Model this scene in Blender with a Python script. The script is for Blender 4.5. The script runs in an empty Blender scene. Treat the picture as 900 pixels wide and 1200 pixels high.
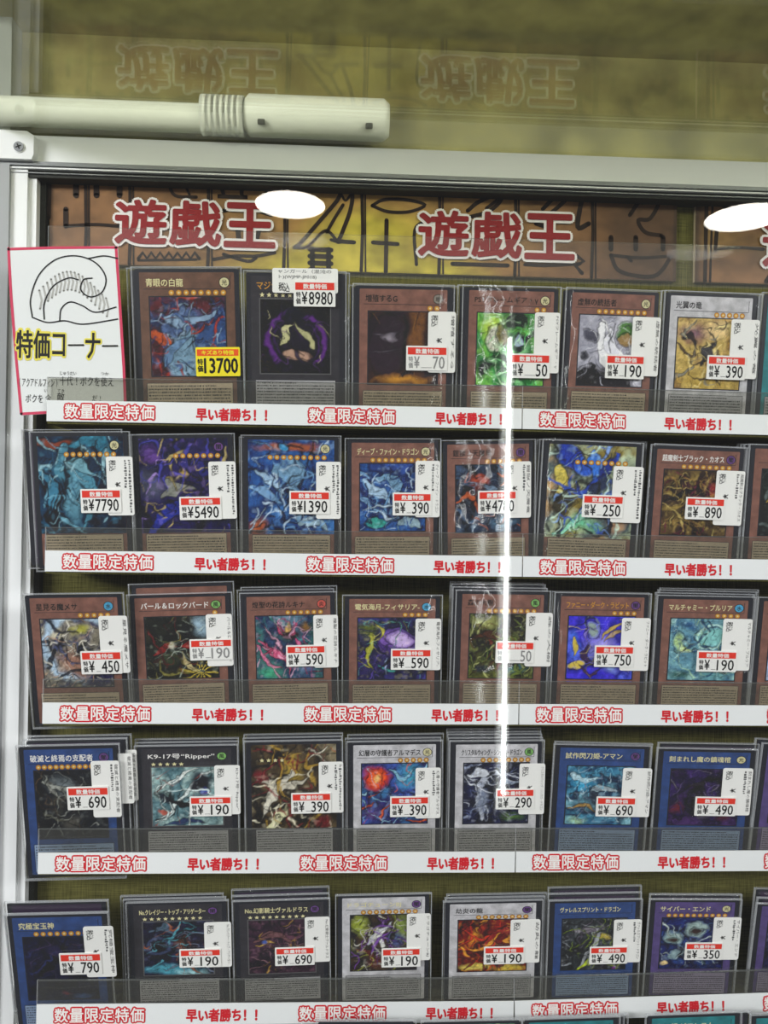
import bpy, math, random
import numpy as np
from mathutils import Vector, Matrix

S = bpy.context.scene
COL = S.collection

# ------------------------------------------------------------------ camera
CAM = Vector((-0.02086, -0.49583, -0.06392))
YAW, PITCH, ROLL, F = 0.04488, -0.00283, 0.01541, 900.0
cy, sy, cp, sp, cr, sr = math.cos(YAW), math.sin(YAW), math.cos(PITCH), math.sin(PITCH), math.cos(ROLL), math.sin(ROLL)
RW = (Matrix(((cr, -sr, 0), (sr, cr, 0), (0, 0, 1))) @ Matrix(((1, 0, 0), (0, cp, -sp), (0, sp, cp))) @
      Matrix(((cy, 0, -sy), (0, 1, 0), (sy, 0, cy))) @ Matrix(((1, 0, 0), (0, 0, -1), (0, 1, 0))))   # world -> (right, down, forward)
cd = bpy.data.cameras.new('camera'); co = bpy.data.objects.new('camera', cd); COL.objects.link(co)
right, down, fwd = RW[0].copy(), RW[1].copy(), RW[2].copy()
m = Matrix((right, -down, -fwd)).transposed().to_4x4(); m.translation = CAM
co.matrix_world = m
cd.sensor_fit = 'HORIZONTAL'; cd.sensor_width = 36; cd.lens = 36 * F / 900; cd.clip_start = .005; cd.clip_end = 50
S.camera = co

# ------------------------------------------------------------------ world, lights, exposure
S.view_settings.view_transform = 'Standard'; S.view_settings.look = 'None'
S.view_settings.gamma = 1; S.view_settings.use_curve_mapping = False
S.view_settings.exposure = 0.0
S.cycles.use_denoising = True
S.cycles.transparent_max_bounces = 32
S.cycles.max_bounces = 10
w = bpy.data.worlds.new('shop'); S.world = w; w.use_nodes = True
w.node_tree.nodes['Background'].inputs[0].default_value = (.97, .98, 1, 1)
w.node_tree.nodes['Background'].inputs[1].default_value = .10

def area(name, loc, aim, sx, sy_, power, col=(.97, .985, 1)):
    l = bpy.data.lights.new(name, 'AREA'); l.shape = 'RECTANGLE'; l.size = sx; l.size_y = sy_; l.energy = power; l.color = col
    o = bpy.data.objects.new(name, l); COL.objects.link(o); o.location = loc
    o.rotation_euler = (Vector(aim) - Vector(loc)).to_track_quat('-Z', 'Y').to_euler()
    return o
ZC_ = .163
area('shop_ceiling_panel', (.1, -1.5, 2.3), (0, 0, -.2), 1.6, .6, 30)
area('added_side_fill', (-2.2, -2.0, .8), (0, 0, -.1), 1.2, .6, 74)  # added side fill to brighten header and rail, no known fixture
area('added_panel_fill', (0, -.165, ZC_ + .022), (0, -.05, ZC_ + .075), .6, .02, .42, (1, .97, .9))  # added fill that brightens the olive sheet, no lamp stands here
area('added_side_fill', (2.1, -2.0, .85), (0, 0, -.1), 1.2, .6, 42)  # second added side fill, weaker than the other

# ------------------------------------------------------------------ helpers
def ray(px, py):
    return (right * ((px - 450) / F) + down * ((py - 600) / F) + fwd).normalized()
def at(px, py, Y):
    d = ray(px, py); return CAM + d * ((Y - CAM.y) / d.y)

def lin(c):
    if isinstance(c, str):
        c = c.lstrip('#'); c = [int(c[i:i + 2], 16) / 255 for i in (0, 2, 4)]
    return tuple((v / 12.92 if v <= .04045 else ((v + .055) / 1.055) ** 2.4) for v in c)

MATS = {}
def mat(name, col, rough=.5, spec=.3, metal=0, noise=0, nscale=60, bump=0, bscale=200):
    if name in MATS: return MATS[name]
    M = bpy.data.materials.new(name); M.use_nodes = True; N = M.node_tree.nodes; L = M.node_tree.links
    p = N['Principled BSDF']; c = lin(col)
    p.inputs['Base Color'].default_value = (*c, 1); p.inputs['Roughness'].default_value = rough
    p.inputs['Specular IOR Level'].default_value = spec; p.inputs['Metallic'].default_value = metal
    if noise:
        tc = N.new('ShaderNodeTexCoord'); n = N.new('ShaderNodeTexNoise'); n.inputs['Scale'].default_value = nscale; n.inputs['Detail'].default_value = 5
        r = N.new('ShaderNodeValToRGB')
        r.color_ramp.elements[0].position = .3; r.color_ramp.elements[1].position = .7
        r.color_ramp.elements[0].color = (*[v * (1 - noise) for v in c], 1); r.color_ramp.elements[1].color = (*[min(1, v * (1 + noise)) for v in c], 1)
        L.new(tc.outputs['Object'], n.inputs['Vector']); L.new(n.outputs['Fac'], r.inputs[0]); L.new(r.outputs[0], p.inputs['Base Color'])
    if bump:
        tc = N.new('ShaderNodeTexCoord'); n = N.new('ShaderNodeTexNoise'); n.inputs['Scale'].default_value = bscale
        b = N.new('ShaderNodeBump'); b.inputs['Strength'].default_value = bump; b.inputs['Distance'].default_value = .001
        L.new(tc.outputs['Object'], n.inputs['Vector']); L.new(n.outputs['Fac'], b.inputs['Height']); L.new(b.outputs[0], p.inputs['Normal'])
    MATS[name] = M; return M

def film(name, refl, rough, haze=0, hazecol=(.8, .82, .82), tint=(1, 1, 1), fres=True, bump=0, bscale=90):
    """clear sheet: transparent, a bit of diffuse haze, glossy reflection"""
    M = bpy.data.materials.new(name); M.use_nodes = True; N = M.node_tree.nodes; L = M.node_tree.links
    N.remove(N['Principled BSDF']); out = N['Material Output']
    t = N.new('ShaderNodeBsdfTransparent'); t.inputs[0].default_value = (*tint, 1)
    g = N.new('ShaderNodeBsdfGlossy'); g.inputs['Roughness'].default_value = rough; g.inputs[0].default_value = (1, 1, 1, 1)
    last = t.outputs[0]
    if haze:
        d = N.new('ShaderNodeBsdfDiffuse'); d.inputs[0].default_value = (*hazecol, 1)
        mx = N.new('ShaderNodeMixShader'); mx.inputs[0].default_value = haze
        L.new(last, mx.inputs[1]); L.new(d.outputs[0], mx.inputs[2]); last = mx.outputs[0]
    mx = N.new('ShaderNodeMixShader'); L.new(last, mx.inputs[1]); L.new(g.outputs[0], mx.inputs[2])
    if fres:
        lw = N.new('ShaderNodeLayerWeight'); lw.inputs['Blend'].default_value = .5      # same reflectance from both faces of the sheet
        pw = N.new('ShaderNodeMath'); pw.operation = 'POWER'; pw.inputs[1].default_value = 5; L.new(lw.outputs['Facing'], pw.inputs[0])
        mm = N.new('ShaderNodeMath'); mm.operation = 'MULTIPLY_ADD'; mm.inputs[1].default_value = .9 * refl; mm.inputs[2].default_value = .042 * refl; mm.use_clamp = True
        L.new(pw.outputs[0], mm.inputs[0]); L.new(mm.outputs[0], mx.inputs[0])
    else: mx.inputs[0].default_value = refl
    if bump:
        tc = N.new('ShaderNodeTexCoord'); n = N.new('ShaderNodeTexNoise'); n.inputs['Scale'].default_value = bscale; n.inputs['Detail'].default_value = 2
        b = N.new('ShaderNodeBump'); b.inputs['Strength'].default_value = bump; b.inputs['Distance'].default_value = .002
        L.new(tc.outputs['Object'], n.inputs['Vector']); L.new(n.outputs['Fac'], b.inputs['Height']); L.new(b.outputs[0], g.inputs['Normal'])
    L.new(mx.outputs[0], out.inputs[0]); MATS[name] = M; return M

def vcol_mat(name, rough=.35, spec=.35):
    M = bpy.data.materials.new(name); M.use_nodes = True; N = M.node_tree.nodes
    a = N.new('ShaderNodeVertexColor'); a.layer_name = 'Col'; p = N['Principled BSDF']
    M.node_tree.links.new(a.outputs[0], p.inputs['Base Color']); p.inputs['Roughness'].default_value = rough; p.inputs['Specular IOR Level'].default_value = spec
    MATS[name] = M; return M

_text = {}
def glyphs(body, bold=0.0, res=2):
    """outline of a string as (verts Nx2, faces), normalised to its own bounding box"""
    k = (body, bold, res)
    if k in _text: return _text[k]
    c = bpy.data.curves.new('t', 'FONT'); c.body = body; c.offset = bold; c.resolution_u = res; c.fill_mode = 'FRONT'
    o = bpy.data.objects.new('t', c); COL.objects.link(o)
    dg = bpy.context.evaluated_depsgraph_get()
    me = bpy.data.meshes.new_from_object(o.evaluated_get(dg))
    v = np.array([p.co[:2] for p in me.vertices]) if len(me.vertices) else np.zeros((1, 2))
    f = [tuple(p.vertices) for p in me.polygons]
    bpy.data.objects.remove(o); bpy.data.curves.remove(c); bpy.data.meshes.remove(me)
    lo, hi = v.min(0), v.max(0)
    r = ((v - lo) / np.maximum(hi - lo, 1e-6), f, (hi - lo)); _text[k] = r; return r

class MB:
    def __init__(s): s.v, s.f, s.m, s.ms, s.sm = [], [], [], [], []
    def mi(s, mt):
        if mt not in s.ms: s.ms.append(mt)
        return s.ms.index(mt)
    def add(s, vs, fs, mt, smooth=False):
        b = len(s.v); s.v += [tuple(v) for v in vs]; i = s.mi(mt)
        for f in fs: s.f.append(tuple(b + k for k in f)); s.m.append(i); s.sm.append(smooth)
    def box(s, x0, x1, y0, y1, z0, z1, mt):
        vs = [(x, y, z) for x in (x0, x1) for y in (y0, y1) for z in (z0, z1)]
        s.add(vs, [(0, 1, 3, 2), (4, 6, 7, 5), (0, 4, 5, 1), (2, 3, 7, 6), (0, 2, 6, 4), (1, 5, 7, 3)], mt)
    def plate(s, pts, y0, y1, mt):
        """outline (x,z) extruded from y0 (front) to y1"""
        n = len(pts); vs = [(x, y0, z) for x, z in pts] + [(x, y1, z) for x, z in pts]
        s.add(vs, [tuple(range(n)), tuple(range(2 * n - 1, n - 1, -1))] + [(i, i + n, (i + 1) % n + n, (i + 1) % n) for i in range(n)], mt)
    def rrect(s, x0, x1, z0, z1, r, y0, y1, mt, seg=4):
        pts = []
        for cx, cz, a0 in ((x1 - r, z1 - r, 0), (x0 + r, z1 - r, 90), (x0 + r, z0 + r, 180), (x1 - r, z0 + r, 270)):
            for k in range(seg + 1):
                a = math.radians(a0 + 90 * k / seg); pts.append((cx + r * math.cos(a), cz + r * math.sin(a)))
        s.plate(pts, y0, y1, mt)
    def disc(s, cx, cz, r, y, mt, n=14, rz=None):
        rz = rz or r
        s.add([(cx + r * math.cos(2 * math.pi * k / n), y, cz + rz * math.sin(2 * math.pi * k / n)) for k in range(n)], [tuple(range(n))], mt)
    def text(s, body, x0, x1, z0, z1, y, mt, bold=0, rot=0, fat=0, res=2):
        v, f, _ = glyphs(body, 0, res)
        if rot: v = np.stack([v[:, 1], 1 - v[:, 0]], 1)     # a quarter turn clockwise
        offs = [(0, 0)]
        if bold and not fat: fat = bold * abs((z1 - z0) if not rot else (x1 - x0)) * .9
        if fat:
            n = 6 if fat < .0003 else 12; offs += [(fat * math.cos(6.2832 * k / n), fat * math.sin(6.2832 * k / n)) for k in range(n)]
            if fat > .0005: offs += [(fat * .5 * math.cos(1.047 * k), fat * .5 * math.sin(1.047 * k)) for k in range(6)]
        for k, (ox, oz) in enumerate(offs): s.add([(x0 + ox + a * (x1 - x0), y - 4e-6 * k, z0 + oz + b * (z1 - z0)) for a, b in v], f, mt)
    def ribbon(s, pts, wd, y, mt, caps=True):
        """flat pen stroke along (x,z) points"""
        P = np.array(pts, float); n = len(P); W = np.broadcast_to(np.array(wd, float), (n,))
        T = np.gradient(P, axis=0); T /= np.maximum(np.linalg.norm(T, axis=1, keepdims=True), 1e-9); Nn = np.stack([-T[:, 1], T[:, 0]], 1)
        A = P + Nn * W[:, None] / 2; B = P - Nn * W[:, None] / 2
        s.add([(a[0], y, a[1]) for a in A] + [(b[0], y, b[1]) for b in B], [(i, i + 1, n + i + 1, n + i) for i in range(n - 1)], mt)
        if caps:
            for e in (0, -1): s.disc(P[e][0], P[e][1], W[e] / 2, y, mt, 8)
    def build(s, name, parent=None):
        me = bpy.data.meshes.new(name); me.from_pydata(s.v, [], s.f)
        for mt in s.ms: me.materials.append(MATS[mt])
        me.polygons.foreach_set('material_index', s.m); me.polygons.foreach_set('use_smooth', s.sm); me.update()
        o = bpy.data.objects.new(name, me); COL.objects.link(o)
        if parent: o.parent = parent
        return o

def spline(pts, n=8):
    """smooth curve through points"""
    P = [np.array(p, float) for p in pts]; P = [2 * P[0] - P[1]] + P + [2 * P[-1] - P[-2]]; out = []
    for i in range(1, len(P) - 2):
        for k in range(n):
            t = k / n; a, b, c, d = P[i - 1:i + 3]
            out.append(.5 * (2 * b + (c - a) * t + (2 * a - 5 * b + 4 * c - d) * t * t + (3 * b - a - 3 * c + d) * t ** 3))
    out.append(P[-2]); return out

def tag(o, label=None, cat=None, group=None, kind=None):
    if label: o['label'] = label
    if cat: o['category'] = cat
    if group: o['group'] = group
    if kind: o['kind'] = kind
    return o
def empty(name, loc=(0, 0, 0)):
    o = bpy.data.objects.new(name, None); o.empty_display_size = .01; COL.objects.link(o); o.location = loc; return o

# ---- painter for printed artwork: numpy colours stored on the points of a fine grid
def vnoise(h, w_, fx, fy, rng, octv=3):
    out = np.zeros((h, w_)); amp = 1; tot = 0
    for _ in range(octv):
        gx, gy = int(math.ceil(fx)) + 2, int(math.ceil(fy)) + 2; G = rng.random((gy, gx))
        X = np.linspace(0, fx, w_); Y = np.linspace(0, fy, h); xi = X.astype(int); yi = Y.astype(int); xf = X - xi; yf = Y - yi
        xf = xf * xf * (3 - 2 * xf); yf = yf * yf * (3 - 2 * yf)
        a = G[yi][:, xi]; b = G[yi][:, xi + 1]; c = G[yi + 1][:, xi]; d = G[yi + 1][:, xi + 1]
        out += amp * ((a * (1 - xf) + b * xf) * (1 - yf)[:, None] + (c * (1 - xf) + d * xf) * yf[:, None]); tot += amp; amp *= .55; fx *= 2; fy *= 2
    return out / tot
def seg_dist(X, Y, pts):
    D = np.full(X.shape, 9.); T = np.zeros(X.shape); n = len(pts) - 1
    for i in range(n):
        ax, ay = pts[i]; bx, by = pts[i + 1]; dx, dy = bx - ax, by - ay; L2 = dx * dx + dy * dy + 1e-9
        t = np.clip(((X - ax) * dx + (Y - ay) * dy) / L2, 0, 1); d = np.hypot(X - ax - t * dx, Y - ay - t * dy)
        T = np.where(d < D, (i + t) / n, T); D = np.minimum(D, d)
    return D, T
def paint(h, w_, seed, bg, shapes, accents, nst=22, busy=.5, warp=.075, length=.45, width=.03):
    rng = np.random.default_rng(seed); asp = h / w_
    X0, Y0 = np.meshgrid(np.linspace(0, 1, w_), np.linspace(0, 1, h))
    f = vnoise(h, w_, 3, 3 * asp, rng, 4); f = np.clip((f - .25) / .5, 0, .999) * (len(bg) - 1)
    pal = np.array([lin(c) for c in bg] + [lin(bg[-1])]); i = f.astype(int); fr = (f - i)[..., None]
    C = pal[i] * (1 - fr) + pal[i + 1] * fr
    X = X0 + warp * (vnoise(h, w_, 5, 5 * asp, rng, 3) - .5) * 2; Y = Y0 + warp * (vnoise(h, w_, 5, 5 * asp, rng, 3) - .5) * 2
    def put(mask, col):
        nonlocal C
        C = C * (1 - mask[..., None]) + np.array(lin(col)) * mask[..., None]
    def shape(s):
        nonlocal C
        if s[0] == 'e':
            _, cx, cy_, rx, ry, dg, col = s[:7]; soft = s[7] if len(s) > 7 else .25; a = math.radians(dg)
            u = ((X - cx) * math.cos(a) + (Y - cy_) * math.sin(a)) / rx; v = (-(X - cx) * math.sin(a) + (Y - cy_) * math.cos(a)) / ry
            mk = np.clip((1 - np.hypot(u, v)) / soft, 0, 1); put(mk, col); C = C * (1 - (.75 if soft < .5 else .15) * np.clip(1 - np.abs(np.hypot(u, v) - 1) * min(rx, ry) / .014, 0, 1))[..., None]
        elif s[0] == 'o':
            _, cx, cy_, r, wd, col = s[:6]; put(np.clip(1.4 - np.abs(np.hypot(X - cx, (Y - cy_) * asp) - r) / wd, 0, 1), col)
        elif s[0] == 'l':
            _, pts, wd, col = s; D, T = seg_dist(X, Y, [tuple(p) for p in spline(pts, 5)]); wd = wd * 1.15 * np.clip(1.15 - np.abs(T - .42) * 1.9, .08, 1) * (.65 + .7 * vnoise(h, w_, 9, 9 * asp, rng, 2)); put(np.clip((wd * .85 - D) / .012 + .5, 0, 1), col); C = C * (1 - .65 * np.clip(1 - np.abs(D - wd * .9) / .012, 0, 1))[..., None]
        elif s[0] == 'b':   # burst of rays
            _, cx, cy_, n, r0, col = s; A = np.arctan2(Y - cy_, X - cx); R = np.hypot(X - cx, Y - cy_)
            put(np.clip((np.cos(A * n + rng.random() * 6) - .3) * 2, 0, 1) * np.clip(1.3 - R / r0, 0, 1), col)
    for s in shapes: shape(s)
    for k in range(int(nst * .6)):
        col = accents[rng.integers(len(accents))]; p = rng.random(2) * [1, 1]; a = rng.random() * 6.28; L = length * (.4 + rng.random())
        q = p + L * np.array([math.cos(a), math.sin(a)]) ; md = (p + q) / 2 + (rng.random(2) - .5) * L * .8
        D, T = seg_dist(X, Y, [tuple(v) for v in spline([p, md, q], 6)])
        wd = width * .8 * (.3 + rng.random()) * np.clip(1.1 - np.abs(T - .4) * 1.5, .15, 1)
        edge = np.clip(1 - np.abs(D - wd) / .012, 0, 1) * .75
        put(np.clip((wd - D) / .012 + .5, 0, 1) * .9, col); C *= (1 - edge * (.8 if rng.random() < .8 else 0))[..., None]
    for k in range(int(nst * 3.2)):
        col = accents[rng.integers(len(accents))] if rng.random() < .75 else '#0c0c12'; p = rng.random(2); a = rng.random() * 6.28; L = length * .45 * (.4 + rng.random())
        q = p + L * np.array([math.cos(a), math.sin(a)]); md = (p + q) / 2 + (rng.random(2) - .5) * L
        D, T = seg_dist(X, Y, [tuple(v) for v in spline([p, md, q], 4)]); wd = width * .32 * (.4 + rng.random()) * np.clip(1.1 - np.abs(T - .4) * 1.5, .15, 1)
        put(np.clip((wd - D) / .010 + .5, 0, 1) * .8, col)
    C = C * .8
    n = vnoise(h, w_, 12, 12 * asp, rng, 3); rid = np.clip(1 - np.abs(n - .5) * 14, 0, 1)
    C = C * (1 - busy * .8 * rid[..., None]); n2 = vnoise(h, w_, 16, 16 * asp, rng, 2); C = C * (1 - busy * .5 + busy * 1.0 * n2[..., None])
    rid2 = np.clip((vnoise(h, w_, 14, 14 * asp, rng, 2) - .66) * 6, 0, 1); C = C + busy * .35 * rid2[..., None] * np.array(lin(accents[0]))
    C = np.clip((np.clip(C, 0, 1) ** .4545 - .42) * 1.35 + .42, .01, 1) ** 2.2
    return np.clip(C, 0, 1)
def grid_art(name, C, x0, x1, z0, z1, y, mt, parent=None):
    h, w_, _ = C.shape
    xs = np.linspace(x0, x1, w_); zs = np.linspace(z1, z0, h); XX, ZZ = np.meshgrid(xs, zs)
    V = np.stack([XX, np.full_like(XX, y), ZZ], -1).reshape(-1, 3)
    idx = np.arange(h * w_).reshape(h, w_); Q = np.stack([idx[1:, :-1], idx[1:, 1:], idx[:-1, 1:], idx[:-1, :-1]], -1).reshape(-1, 4)
    me = bpy.data.meshes.new(name); me.from_pydata(V.tolist(), [], Q.tolist())
    ca = me.color_attributes.new('Col', 'FLOAT_COLOR', 'POINT'); A = np.ones((h * w_, 4), np.float32); A[:, :3] = C.reshape(-1, 3); ca.data.foreach_set('color', A.ravel())
    me.materials.append(MATS[mt]); o = bpy.data.objects.new(name, me); COL.objects.link(o)
    if parent: o.parent = parent
    return o

# ------------------------------------------------------------------ materials
mat('white_metal', '#f6f8f7', .35, .4); mat('grey_metal', '#8d9092', .3, .5, .3); mat('dark_rubber', '#23251f', .6)
mat('side_grey', '#a3a6a6', .4, .4); mat('paper', '#e9ecea', .55, .3); mat('sticker', '#f0f0ea', .5, .3); mat('red_ink', '#d0242e', .5, .2); mat('bar_red', '#e23b2c', .5, .2)
mat('black_ink', '#191919', .5, .2); mat('glare_ink', '#8d8d8b', .5, .2); mat('grey_ink', '#5b5b5b', .5, .2); mat('white_ink', '#f2f0ea', .5, .2)
mat('pink_marker', '#d2405f', .5, .2); mat('yellow_marker', '#efe25a', .5, .2); mat('pencil', '#b9b9b4', .6, .1)
mat('yellow_sticker', '#f6e427', .5, .3); mat('orange_bar', '#ee5a1c', .5, .3); mat('logo_red', '#8f1218', .45, .3); mat('logo_white', '#f0ece8', .45, .3)
mat('banner_ink', '#271910', .6, .2, noise=.3, nscale=120); mat('seam', '#77736f', .6)
mat('navy', '#141722', .4, .4); mat('card_back', '#30203a', .5); mat('gold', '#e0a032', .3, .5, .2); mat('goldpale', '#e8e0a8', .3, .5); mat('star_brown', '#8a5a20', .4)
mat('panel_cream', '#bfae92', .5, .2, noise=.12, nscale=90); mat('panel_grey', '#b0afb0', .5, .2, noise=.1, nscale=90); mat('panel_blue', '#93a9c8', .5, .2, noise=.1, nscale=90)
mat('panel_violet', '#a297b4', .5, .2, noise=.1, nscale=90)
for n_, c_ in (('effect', '#83584a'), ('xyz', '#2c2a30'), ('link', '#27457e'), ('synchro', '#c9c8ca'), ('fusion', '#54447c'), ('spell', '#1f7f84'), ('ritual', '#4a6fa8')):
    mat('frame_' + n_, c_, .4, .35, noise=.28, nscale=170)
mat('frame_dark', '#6a4a38', .4, .35, noise=.28, nscale=170)
for n_, c_ in (('light', '#d9d2a0'), ('dark', '#6a3f86'), ('water', '#4aa6cf'), ('fire', '#d0584a'), ('wind', '#7fba62'), ('earth', '#8b8478')): mat('mark_' + n_, c_, .35, .4)
film('sleeve', 1.4, .07, haze=.012, bump=.75, bscale=34)
film('sleeve_edge', 1.5, .12, haze=.28, hazecol=(.75, .78, .8))
film('clear_lip', .6, .05, haze=.035, hazecol=(.5, .5, .47), tint=(.84, .84, .81)); film('lip_edge', 1.0, .1, haze=.4, hazecol=(.16, .17, .16))
film('front_glass', 1.2, 0.0, haze=.0)
film('ceiling_glass', 1.0, .02, haze=.05, hazecol=(.5, .5, .36), tint=(.83, .85, .76))
film('clear_sheet', .12, .03, haze=.03)
vcol_mat('print'); vcol_mat('banner_print', .5, .25)

def fabric():
    M = bpy.data.materials.new('olive_fabric'); M.use_nodes = True; N = M.node_tree.nodes; L = M.node_tree.links; p = N['Principled BSDF']; p.inputs['Roughness'].default_value = .9; p.inputs['Specular IOR Level'].default_value = .1
    tc = N.new('ShaderNodeTexCoord'); fs = []
    for sc in ((1500, 300, 60), (60, 300, 1500)):
        mp = N.new('ShaderNodeMapping'); mp.inputs['Scale'].default_value = sc; n = N.new('ShaderNodeTexNoise'); n.inputs['Scale'].default_value = 1; n.inputs['Detail'].default_value = 2
        L.new(tc.outputs['Object'], mp.inputs[0]); L.new(mp.outputs[0], n.inputs[0]); fs.append(n)
    a = N.new('ShaderNodeMath'); a.operation = 'ADD'; L.new(fs[0].outputs[0], a.inputs[0]); L.new(fs[1].outputs[0], a.inputs[1])
    r = N.new('ShaderNodeValToRGB'); r.color_ramp.elements[0].position = .35; r.color_ramp.elements[1].position = .68
    h = N.new('ShaderNodeMath'); h.operation = 'MULTIPLY'; h.inputs[1].default_value = .5; L.new(a.outputs[0], h.inputs[0]); L.new(h.outputs[0], r.inputs[0])
    r.color_ramp.elements[0].color = (*lin('#46441f'), 1); r.color_ramp.elements[1].color = (*lin('#787440'), 1); L.new(r.outputs[0], p.inputs['Base Color']); MATS['olive_fabric'] = M
fabric()
mat('olive_panel', '#928c5c', .6, .2, noise=.42, nscale=34); mat('bar_plastic', '#e9ebe6', .4, .4)  # olive noise paints wavy reflections into the sheet colour

# ------------------------------------------------------------------ the case
ZC = at(450, 181, -.004).z            # underside of the glass ceiling
XL = at(38, 500, -.012).x             # inner edge of the upright
b = MB(); b.box(XL - .03, .40, 0, .006, -.52, ZC + .075, 'olive_fabric'); tag(b.build('wall_back'), 'dark olive woven fabric backing behind the card shelves', 'wall', kind='structure')
b = MB(); b.box(XL - .02, .40, -.165, -.0, ZC, ZC + .001, 'ceiling_glass'); tag(b.build('ceiling'), 'olive tinted glass ceiling of the case with mirrored lettering', 'glass ceiling', kind='structure')
b = MB(); b.box(XL - .03, .40, -.17, .0, ZC + .07, ZC + .075, 'olive_panel'); b.box(XL - .02, .40, -.0018, -.0004, ZC + .0015, ZC + .07, 'olive_panel'); tag(b.build('ceiling_backing'), 'olive sheet above the glass ceiling, mottled with painted reflections', 'panel', kind='structure')
xw = at(6.5, 600, -.014).x
b = MB(); b.box(xw - .05, xw, -.0165, 0, -.52, ZC + .07, 'side_grey'); tag(b.build('wall_left'), 'pale grey side panel of the showcase', 'wall', kind='structure')
b = MB(); b.box(xw, .42, -.178, -.173, -.55, ZC + .0, 'front_glass'); tag(b.build('window_1'), 'front glass pane of the showcase with lamp reflections', 'window', kind='structure')

fr = tag(empty('case_frame', (XL, 0, ZC)), 'white metal inner frame with top rail and upright around the cards', 'frame'); inv = Vector((XL, 0, ZC))
def off(mb, o=inv): mb.v = [(x - o[0], y - o[1], z - o[2]) for x, y, z in mb.v]; return mb
zr = lambda py: at(450, py, -.014).z
b = MB(); b.box(xw, .40, -.014, -.001, zr(205), ZC - .0008, 'white_metal'); off(b).build('top_rail', fr)
b = MB(); b.box(xw, .40, -.0165, -.001, zr(210), zr(205.5), 'grey_metal'); b.box(xw, .40, -.0155, -.001, zr(213), zr(211.2), 'white_metal'); b.box(xw, .40, -.013, -.001, zr(221), zr(213), 'dark_rubber'); b.box(xw, .4, -.0145, -.001, zr(217.4), zr(216.4), 'grey_metal')
off(b).build('track_groove', fr)
b = MB(); xg = at(29, 500, -.012).x
b.box(xw, xg, -.014, -.001, -.52, zr(213), 'white_metal'); b.box(xg, XL, -.0115, -.001, -.52, zr(213), 'white_metal'); b.box(XL, XL + .0035, -.006, -.001, -.52, zr(213), 'dark_rubber'); off(b).build('upright', fr)
b = MB(); x1, x2 = at(1, 170, -.02).x, at(37, 170, -.02).x; zt, zb = at(20, 152, -.02).z, at(20, 186, -.02).z; zt = min(zt, ZC - .0006)
pl = [(x1 - .012, zb), (x2, zb), (x2 + .0012, zb + .003), (x2 + .0012, zt - .003), (x2 - .003, zt - .0005), (x1 - .012, zt)]
b.plate(pl, -.020, -.014, 'white_metal'); cb = off(b).build('corner_bracket', fr)
b = MB(); sx_, sz_ = at(22, 172, -.0205).x, at(22, 172, -.0205).z
for k, (r_, y_, mt_) in enumerate(((.0035, -.0206, 'white_metal'), (.0030, -.0212, 'grey_metal'))):
    b.plate([(sx_ + r_ * math.cos(a * .393), sz_ + r_ * math.sin(a * .393)) for a in range(16)], y_, -.0200, mt_)
for q in (0, 1.57): b.ribbon([(sx_ - .0018 * math.cos(q + .4), sz_ - .0018 * math.sin(q + .4)), (sx_ + .0018 * math.cos(q + .4), sz_ + .0018 * math.sin(q + .4))], .0008, -.02135, 'dark_rubber', False)
off(b).build('screw', cb)

# lamp bar lying on the glass ceiling
def bar_tube(mb, x0, x1, cyl_y, cz, r, mt, n=20, round_end=0):
    prof = [(x0, r), (x1, r)]
    if round_end: prof = [(x0, 0), (x0, r * .7), (x0 + r * .3, r), (x1 - r * .3, r), (x1, r * .75), (x1, 0)]
    vs, fs = [], []
    for x, rr in prof:
        vs += [(x, cyl_y + rr * math.cos(2 * math.pi * k / n), cz + rr * math.sin(2 * math.pi * k / n)) for k in range(n)]
    for i in range(len(prof) - 1):
        for k in range(n): fs.append((i * n + k, i * n + (k + 1) % n, (i + 1) * n + (k + 1) % n, (i + 1) * n + k))
    mb.add(vs, fs, mt, True)
lb = tag(empty('lamp_bar', at(330, 150, -.02)), 'white plastic lamp bar with ribbed neck lying above the glass ceiling', 'lamp'); o3 = lb.location.copy()
ly, lz = -.020, ZC + .001 + .0125
xa, xb, xc, xd = at(40, 150, ly).x, at(240, 150, ly).x, at(286, 150, ly).x, at(456, 150, ly).x
b = MB(); bar_tube(b, xc, xd, ly, lz, .0122, 'bar_plastic', round_end=1); off(b, o3).build('housing', lb)
b = MB(); bar_tube(b, xa - .03, xb, ly, lz - .003, .0085, 'bar_plastic'); off(b, o3).build('tube', lb)
b = MB()
for k in range(7): bar_tube(b, xb + (xc - xb) * k / 7, xb + (xc - xb) * (k + .55) / 7, ly, lz - .001, .0118, 'bar_plastic', round_end=1)
bar_tube(b, xb, xc, ly, lz - .001, .0100, 'bar_plastic'); off(b, o3).build('ribbed_neck', lb)
for px in (308, 432):
    p = at(px, 164, ly); b = MB(); bar_tube(b, p.x - .0022, p.x + .0022, ly - .0095, lz - .0085, .0018, 'dark_rubber', 8, 1); off(b, o3).build('screw_hole', lb)

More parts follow.
